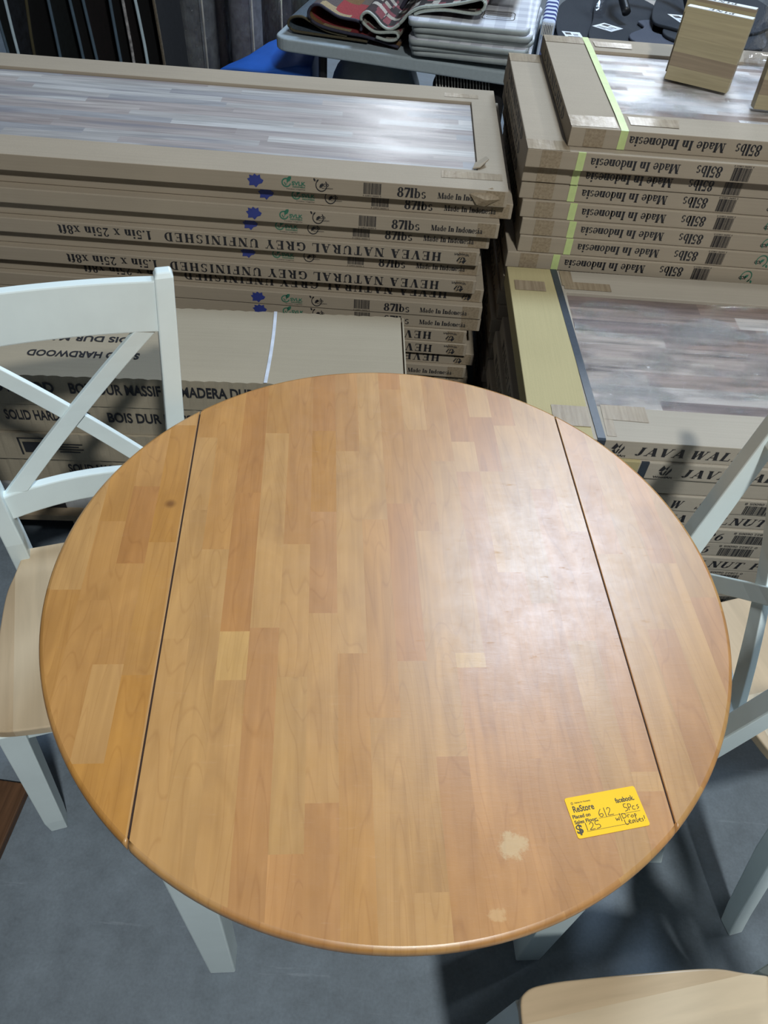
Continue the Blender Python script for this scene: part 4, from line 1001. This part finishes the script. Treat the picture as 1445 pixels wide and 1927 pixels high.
for i in range(6):
    o = kitchen_mat(i); x, y, z = fpt(.525 + (.0, .012, .02, .004, .008, .014)[i], -.035 + .008 * (i % 3), .854 - .0195 * i)
    o.location = (x, y, z); o.rotation_euler = (0, R(-1.3), R(-10.4 + (4.5, 3, 5, 2, 4, 2)[i]))
    tag(o, ('pale checked kitchen mat with a spatula print, topmost of the pile' if i == 0 else 'grey-edged kitchen mat, %s of the checked mat pile' % (ORD[i] if i < 5 else 'lowest')), 'mat', 'kitchen mats piled on the folding table')
    if i == 0:
        bm = bmesh.new(); fr2 = ((0, 0, .0145), (1, 0, 0), (0, 1, 0))
        S_ = [[(.27, .105), (.375, .11), (.375, .19), (.28, .19)]]
        def loop(pts, wd):
            P = [Vector(p) for p in crom([(*p,) for p in pts], 5, True)]; P.append(P[0]); L, Q = ribbon(P, wd)
            for k in range(len(P) - 1): bm.faces.new([bm.verts.new((v.x, v.y, .0192)) for v in (L[k], L[k + 1], Q[k + 1], Q[k])])
        loop([(.265, .10), (.32, .098), (.372, .105), (.378, .15), (.372, .195), (.32, .198), (.27, .192), (.266, .15)], .003)
        for k in range(4): loop([(.28, .118 + .022 * k), (.32, .116 + .022 * k), (.36, .118 + .022 * k), (.36, .126 + .022 * k), (.32, .124 + .022 * k), (.28, .126 + .022 * k)], .002)
        for y in (.142, .156): bm.faces.new([bm.verts.new(q) for q in ((.09, y, .0192), (.265, y, .0192), (.265, y + .003, .0192), (.09, y + .003, .0142))])
        obj('spatula_print', bm, 'ink_brown', o)
# striped blue rug with fringe behind the mats
def stripe_mat():
    m, nt, p = mat('blue_white_stripe')
    t = N(nt, 'ShaderNodeTexCoord'); s = N(nt, 'ShaderNodeSeparateXYZ'); lk(nt, t.outputs['Object'], s.inputs[0])
    a = math_n(nt, 'LESS_THAN', math_n(nt, 'FRACT', math_n(nt, 'DIVIDE', s.outputs[1], .05)), .5)
    lk(nt, ramp(nt, a, [(0, (.02, .035, .17)), (1, (.55, .62, .75))]), p.inputs['Base Color']); p.inputs['Roughness'].default_value = .9
    return m
M['stripe'] = stripe_mat()
bm = bmesh.new(); box(bm, 0, .05, 0, .5, 0, .14); finish(bm, .012, 3)
o = obj('striped_rug', bm, 'stripe'); x, y, _ = fpt(.990, .14); o.location = (x, y, .745); o.rotation_euler = (0, 0, R(-8)); tag(o, 'folded blue and white striped rug beside the checked mats', 'rug')
bm = bmesh.new()
for k in range(7): tube(bm, [(.006 + k * .006, .004, .132), (.006 + k * .006, -.012, .128), (.006 + k * .006, -.02, .098 - .003 * (k % 2))], .002, 5)
obj('fringe', bm, 'fringe', o)

# under the folding table
def mound(name, x0, x1, y0, y1, zt, m, lab, cat, seed, pow_=.35, amp=.03):
    bm = bmesh.new(); n = 28; vs = {}; rr = random.Random(seed); ph = [rr.uniform(0, 6) for _ in range(6)]
    for i in range(n + 1):
        for j in range(n + 1):
            u, v = i / n, j / n; e = (max(0, math.sin(math.pi * u)) * max(0, math.sin(math.pi * v))) ** pow_
            z = zt * e + amp * e * (math.sin(u * 9 + ph[0]) * math.sin(v * 7 + ph[1]) + .5 * math.sin(u * 23 + v * 17 + ph[2]))
            vs[i, j] = bm.verts.new((x0 + u * (x1 - x0), y0 + v * (y1 - y0), max(0, z)))
    for i in range(n):
        for j in range(n): bm.faces.new((vs[i, j], vs[i + 1, j], vs[i + 1, j + 1], vs[i, j + 1]))
    bm.faces.new([vs[i, 0] for i in range(n + 1)][::-1] + [vs[0, j] for j in range(1, n)] + [vs[i, n] for i in range(n + 1)] + [vs[n, j] for j in range(n - 1, 0, -1)]) if False else None
    return tag(obj(name, bm, m, smooth=True), lab, cat)
bm = bmesh.new()   # blue tarpaulin thrown over a crate: sloping top
hexa(bm, [(-.86, 3.44, 0), (-.44, 3.42, 0), (-.44, 3.80, 0), (-.62, 3.66, 0)], [(-.84, 3.45, .555), (-.45, 3.43, .60), (-.45, 3.78, .645), (-.63, 3.65, .625)])
bmesh.ops.subdivide_edges(bm, edges=bm.edges, cuts=5, use_grid_fill=True)
for v in bm.verts:
    if v.co.z > .02: v.co.z += .008 * math.sin(v.co.x * 22) * math.sin(v.co.y * 17)
finish(bm, .02, 3, .5); o = tag(obj('tarpaulin', bm, 'blue', smooth=True), 'blue tarpaulin heap on the floor under the folding table', 'tarpaulin')
mound('plastic_bag', -.41, .02, 3.41, 3.80, .655, 'grey_bag', 'grey plastic bag under the folding table behind the left stack', 'bag', 3, .16, .012)
bm = bmesh.new(); box(bm, 0, .28, 0, .20, 0, .665); finish(bm, .03, 4)
o = obj('rolled_throw', bm, 'dark_fabric', smooth=True); o.location = (.04, 3.25, 0); o.rotation_euler = (0, 0, R(-8)); tag(o, 'black folded throw with a cream fringe under the folding table', 'throw')
bm = bmesh.new()
for k in range(18):
    x = .01 + .012 * k; tube(bm, [(x, .02 + .004 * (k % 3), .667), (x + .006, -.004, .660), (x + .012 + .003 * (k % 2), -.006, .625 - .006 * (k % 4))], .0022, 5)
obj('fringe', bm, 'fringe', o)

o = mound('crumpled_bag', -.14, .14, -.05, .07, .05, 'white_bag', 'crumpled white plastic bag on the flooring cartons behind the left chair', 'bag', 9, .6, .008); o.location = (-1.10, 1.62, S_TOP - .001)
# ------------------------------------------------------------------ rug rolls in film and hanging rugs
M['roll_grey'] = plain('grey_rug_pile', (.13, .14, .15), .9, var=.35, scale=26)
M['roll_violet'] = plain('violet_grey_rug_pile', (.15, .155, .18), .9, var=.3, scale=40)
M['roll_dark'] = plain('dark_rug_pile', (.028, .024, .032), .9, var=.3, scale=40)
def roll(x, y, r, lean, m, label):
    o = empty('rug_roll', (x, y, 0)); o.rotation_euler = (R(lean[0]), R(lean[1]), 0); tag(o, label, 'rug', 'rolled rugs standing in film')
    bm = bmesh.new(); path = []; ht = 1.3
    P = [Vector((math.cos(a) * (r - .010 * k / 40), math.sin(a) * (r - .010 * k / 40))) for k in range(41) for a in [-math.pi * .35 + 2 * math.pi * k / 40]]
    L, Q = ribbon(P, .010)
    ring = L + Q[::-1]
    loft(bm, [[(p.x, p.y, z) for p in ring] for z in (0.0, .5, 1.0, ht)]); obj('rug', bm, m, o)
    bm = bmesh.new(); rings = []
    for z in [ht * k / 30 for k in range(31)]:
        rings.append([((r + .010 + .0018 * math.sin(z * 31 + a * 5)) * math.cos(a), (r + .010 + .0018 * math.sin(z * 31 + a * 5)) * math.sin(a), z) for a in [2 * math.pi * k / 40 for k in range(40)]])
    loft(bm, rings, cap=False); obj('stretch_wrap', bm, 'wrap_roll', o, smooth=True)
    bm = bmesh.new(); a = -math.pi * .30; tube(bm, [((r + .004) * math.cos(a), (r + .004) * math.sin(a), z) for z in (0.0, .5, 1.0, ht - .01)], .004, 6); obj('edge_binding', bm, 'fringe', o)
roll(-.985, 3.72, .083, (-1, 0), 'roll_grey', 'grey rolled rug in clear film standing beside the hanging rugs')
roll(-.775, 3.74, .068, (-1, 0), 'roll_violet', 'violet grey rolled rug in clear film beside the folding table corner')
roll(-.60, 4.30, .09, (0, 0), 'roll_dark', 'dark rolled rug standing behind the folding table corner')
roll(-.88, 3.99, .080, (0, 0), 'roll_dark', 'dark rolled rug behind the gap between the two filmed rolls')
roll(-1.045, 4.2, .080, (0, 0), 'roll_dark', 'dark rolled rug between the hanging rugs and the filmed grey roll')
roll(-.70, 4.02, .08, (0, 0), 'roll_dark', 'dark rolled rug right behind the violet grey roll')
M['hang_dark'] = plain('black_rug_pile', (.003, .003, .004), .95, var=.5, scale=60)
M['hang_blue'] = plain('navy_speckled_pile', (.014, .018, .027), .95, var=.6, scale=34)
M['hang_teal'] = plain('dark_teal_pile', (.004, .008, .009), .95, var=.5, scale=50)
M['hang_red'] = plain('dark_red_pile', (.007, .003, .004), .95, var=.5, scale=50)
M['bind_white'] = plain('white_binding', (.45, .56, .62), .8); M['bind_blue'] = plain('dull_blue_binding', (.07, .11, .15), .8)
M['bind_olive'] = plain('olive_binding', (.06, .05, .022), .85); M['bind_rope'] = plain('jute_binding', (.10, .08, .055), .9, var=.4, scale=140); M['bind_mott'] = plain('mottled_binding', (.26, .25, .25), .9, var=.6, scale=60)
hang = [(-1.632, -1.634, 'hang_teal', 'bind_blue', 'dark teal', 'dull blue'), (-1.582, -1.588, 'hang_blue', 'bind_white', 'navy speckled', 'white'), (-1.490, -1.528, 'hang_dark', 'bind_olive', 'black', 'olive'), (-1.430, -1.430, 'hang_teal', 'bind_blue', 'teal', 'blue'),
        (-1.345, -1.340, 'hang_dark', 'bind_blue', 'black', 'grey blue'), (-1.29, -1.28, 'hang_red', 'bind_blue', 'dark red', 'thin blue'), (-1.188, -1.180, 'hang_dark', 'bind_blue', 'plain black', 'narrow blue'), (-1.153, -1.131, 'hang_red', 'bind_mott', 'plum', 'mottled'),
        (-1.109, -1.083, 'hang_dark', 'bind_white', 'black', 'bright white'), (-1.024, -1.018, 'hang_dark', 'bind_rope', 'black', 'jute')]
used = set()
for k, (xt, xb, mf, me_, c1, c2) in enumerate(hang):
    bm = bmesh.new(); rings = []; path = []
    for j in range(13):
        z = j * .1125; t = max(0, (z - .61) / .20); x = xb + (xt - xb) * t * .5 + .006 * math.sin(z * 5 + k * 1.3)
        w_ = .0055; dx = .06 if mf == 'hang_blue' else .06; yb = 4.1 if k < 7 else 3.55
        rings.append([(x - w_, 3.3, z), (x + w_, 3.3, z), (x + w_ + dx * (yb - 3.3) / .8, yb, z), (x - w_ + dx * (yb - 3.3) / .8, yb, z)]); path.append((x, 3.298, z))
    loft(bm, rings); o = obj('hanging_rug', bm, mf)
    tag(o, '%s rug hanging with a %s bound edge, %s' % (c1, c2, ['at the far left', 'second along the rack', 'third along the rack', 'fourth along the rack', 'mid rack', 'just right of mid rack', 'fourth before the rug rolls', 'third before the rug rolls', 'second before the rug rolls', 'nearest the rug rolls'][k]), 'rug', 'rugs hanging on the rack')
    bm = bmesh.new(); tube(bm, path, .0062, 7); obj('edge_binding', bm, me_, o, smooth=True)
rk = empty('rug_rack', (-1.36, 3.7, 0)); tag(rk, 'black metal rack holding the hanging rugs at the back left', 'rack')
bm = bmesh.new(); tube(bm, [(-.6, 0, 1.37), (.6, 0, 1.37)], .02, 12); obj('rail', bm, 'black_metal', rk)
for s in (-1, 1):
    bm = bmesh.new(); tube(bm, [(s * .6, .42, 0), (s * .6, .42, 1.37), (s * .6, 0, 1.37)], .02, 12); obj('post', bm, 'black_metal', rk)

# ------------------------------------------------------------------ car mats on a black stand, right rear
cs = empty('display_stand', (.58, 3.33, 0), R(-9)); tag(cs, 'black display stand carrying the charcoal car mats', 'stand')
bm = bmesh.new(); box(bm, 0, 1.6, 0, .9, .72, .76); finish(bm, .004); obj('shelf', bm, 'black_metal', cs)
for x in (.05, 1.55):
    for y in (.05, .85): bm = bmesh.new(); tube(bm, [(x, y, 0), (x, y, .72)], .02, 10); obj('leg', bm, 'black_metal', cs)
def car_mat(pts, z, m, label, lab_q=None, tilt=0, th=.012):
    P = crom([Vector(p) for p in pts], 6, True); bm = bmesh.new(); extrude_poly(bm, [(p.x, p.y) for p in P], 0, th); finish(bm, .004, 2, .9)
    o = obj('car_mat', bm, m); o.location = (0, 0, z); tag(o, label, 'mat', 'car mats on the black stand')
    if lab_q:
        bm = bmesh.new(); extrude_poly(bm, lab_q, th + .0003, th + .0012); la = obj('paper_label', bm, 'white_label', o)
        a, b, c_, d = [Vector(q) for q in lab_q]; bm = bmesh.new()
        for u0, u1, v0, v1 in ((.12, .45, .55, .85), (.55, .85, .62, .70), (.55, .8, .45, .52), (.15, .85, .25, .32), (.15, .6, .12, .18)):
            bm.faces.new([bm.verts.new((*(a + (b - a) * u + (d - a) * v), th + .0015)) for u, v in ((u0, v0), (u1, v0), (u1, v1), (u0, v1))])
        obj('label_print', bm, 'ink', la)
car_mat([(.520, 3.50), (.535, 3.42), (.61, 3.385), (.72, 3.42), (.76, 3.6), (.80, 3.95), (.70, 4.1), (.60, 4.0), (.54, 3.8)], .762, 'car_carpet', 'charcoal car mat with a white label, furthest left on the stand', [(.553, 3.465), (.622, 3.465), (.612, 3.548), (.540, 3.548)])
car_mat([(.64, 3.44), (.76, 3.375), (.90, 3.38), (.98, 3.5), (1.0, 3.9), (.9, 4.1), (.74, 4.0), (.68, 3.7)], .775, 'car_carpet', 'charcoal car mat beside the leftmost one, its label at the tip', [(.665, 3.60), (.735, 3.545), (.79, 3.60), (.72, 3.655)])
car_mat([(.80, 3.50), (.80, 3.42), (.86, 3.37), (.96, 3.37), (1.04, 3.43), (.97, 3.50), (.90, 3.56), (.93, 3.70), (.86, 3.68), (.87, 3.60)], .788, 'car_carpet_grey', 'slate grey curved car mat between the charcoal ones')
car_mat([(.93, 3.48), (1.0, 3.40), (1.12, 3.39), (1.3, 3.42), (1.36, 3.7), (1.2, 3.8), (1.02, 3.75), (.95, 3.6)], .801, 'car_carpet', 'charcoal car mat with a half hidden label under the right one', [(1.02, 3.42), (1.09, 3.42), (1.09, 3.47), (1.01, 3.47)])
car_mat([(.90, 3.62), (.95, 3.54), (1.06, 3.50), (1.3, 3.56), (1.45, 3.8), (1.4, 4.1), (1.1, 4.15), (.98, 3.95)], .814, 'car_carpet', 'charcoal car mat with a white label, topmost at the right', [(1.005, 3.60), (1.09, 3.60), (1.065, 3.70), (.975, 3.70)])
bm = bmesh.new(); tube(bm, crom([(.80, 3.66, .83), (.78, 3.8, .90), (.85, 3.95, .98), (1.0, 3.9, .97), (1.06, 3.72, .85)], 6), .018, 10)
o = tag(obj('black_strap_loop', bm, 'black_metal', smooth=True), 'black rubber loop lying on the charcoal car mats', 'strap')
bm = bmesh.new(); tube(bm, [(.0, 0, 0), (.012, .06, .12), (.02, .12, .26)], .03, 12); o = obj('clear_bag', bm, 'clear', smooth=True); o.location = (.70, 3.74, .80); tag(o, 'clear plastic bag standing among the charcoal car mats', 'bag')

# ------------------------------------------------------------------ pine sample blocks on the right rear stack
def block(x, y, rz, lx, lz, th, tilt, label, word=True, z=R_TOP - .0045 + .0005):
    bm = bmesh.new(); box(bm, 0, lx, 0, lz, 0, th); finish(bm, .0012)      # built lying: X along, Y up, Z thickness (towards the viewer)
    o = obj('sample_block', bm, 'pine'); o.location = (x, y, z); o.rotation_euler = (R(90 - tilt), 0, rz); tag(o, label, 'block', 'pine sample blocks')
    bm = bmesh.new(); box(bm, .001, lx - .001, lz - .0004, lz + .0012, .001, th - .001); s_ = obj('white_top', bm, 'white_label', o)
    if word:
        p, _ = serif_polys('PINE', track=.15); bm = bmesh.new()
        put(bm, p, lx * .32, lx * .70, th * .2, th * .8, ((0, lz + .0018, 0), (1, 0, 0), (0, 0, -1)) if False else ((0, lz + .0018, th), (1, 0, 0), (0, 0, -1)), 0, True); obj('word', bm, 'ink_brown', s_)
    return o
block(.655, 2.312, R(-25.5), .165, .165, .034, 5, 'pine sample block with a white top edge, in front of its twin')
block(.668, 2.372, R(-24.5), .172, .172, .034, 5, 'pine sample block with a white top edge, standing behind its twin')
block(.838, 2.150, R(-4), .165, .19, .034, 6, 'pine sample block cut off by the right edge of the photo', False)
bm = bmesh.new(); rings = []
for k in range(16):
    z = k * .02; rr = .055 + .006 * math.sin(k * 1.9)
    rings.append([((rr + .006 * math.sin(a * 4 + k)) * math.cos(a), (rr + .006 * math.sin(a * 3 + k * .6)) * math.sin(a), z) for a in [2 * math.pi * j / 28 for j in range(28)]])
loft(bm, rings); o = obj('clear_wrap', bm, 'clear', smooth=True); o.location = (.955, 2.47, R_TOP + .0002); tag(o, 'clumped clear plastic wrap standing beside the pine blocks', 'wrap')
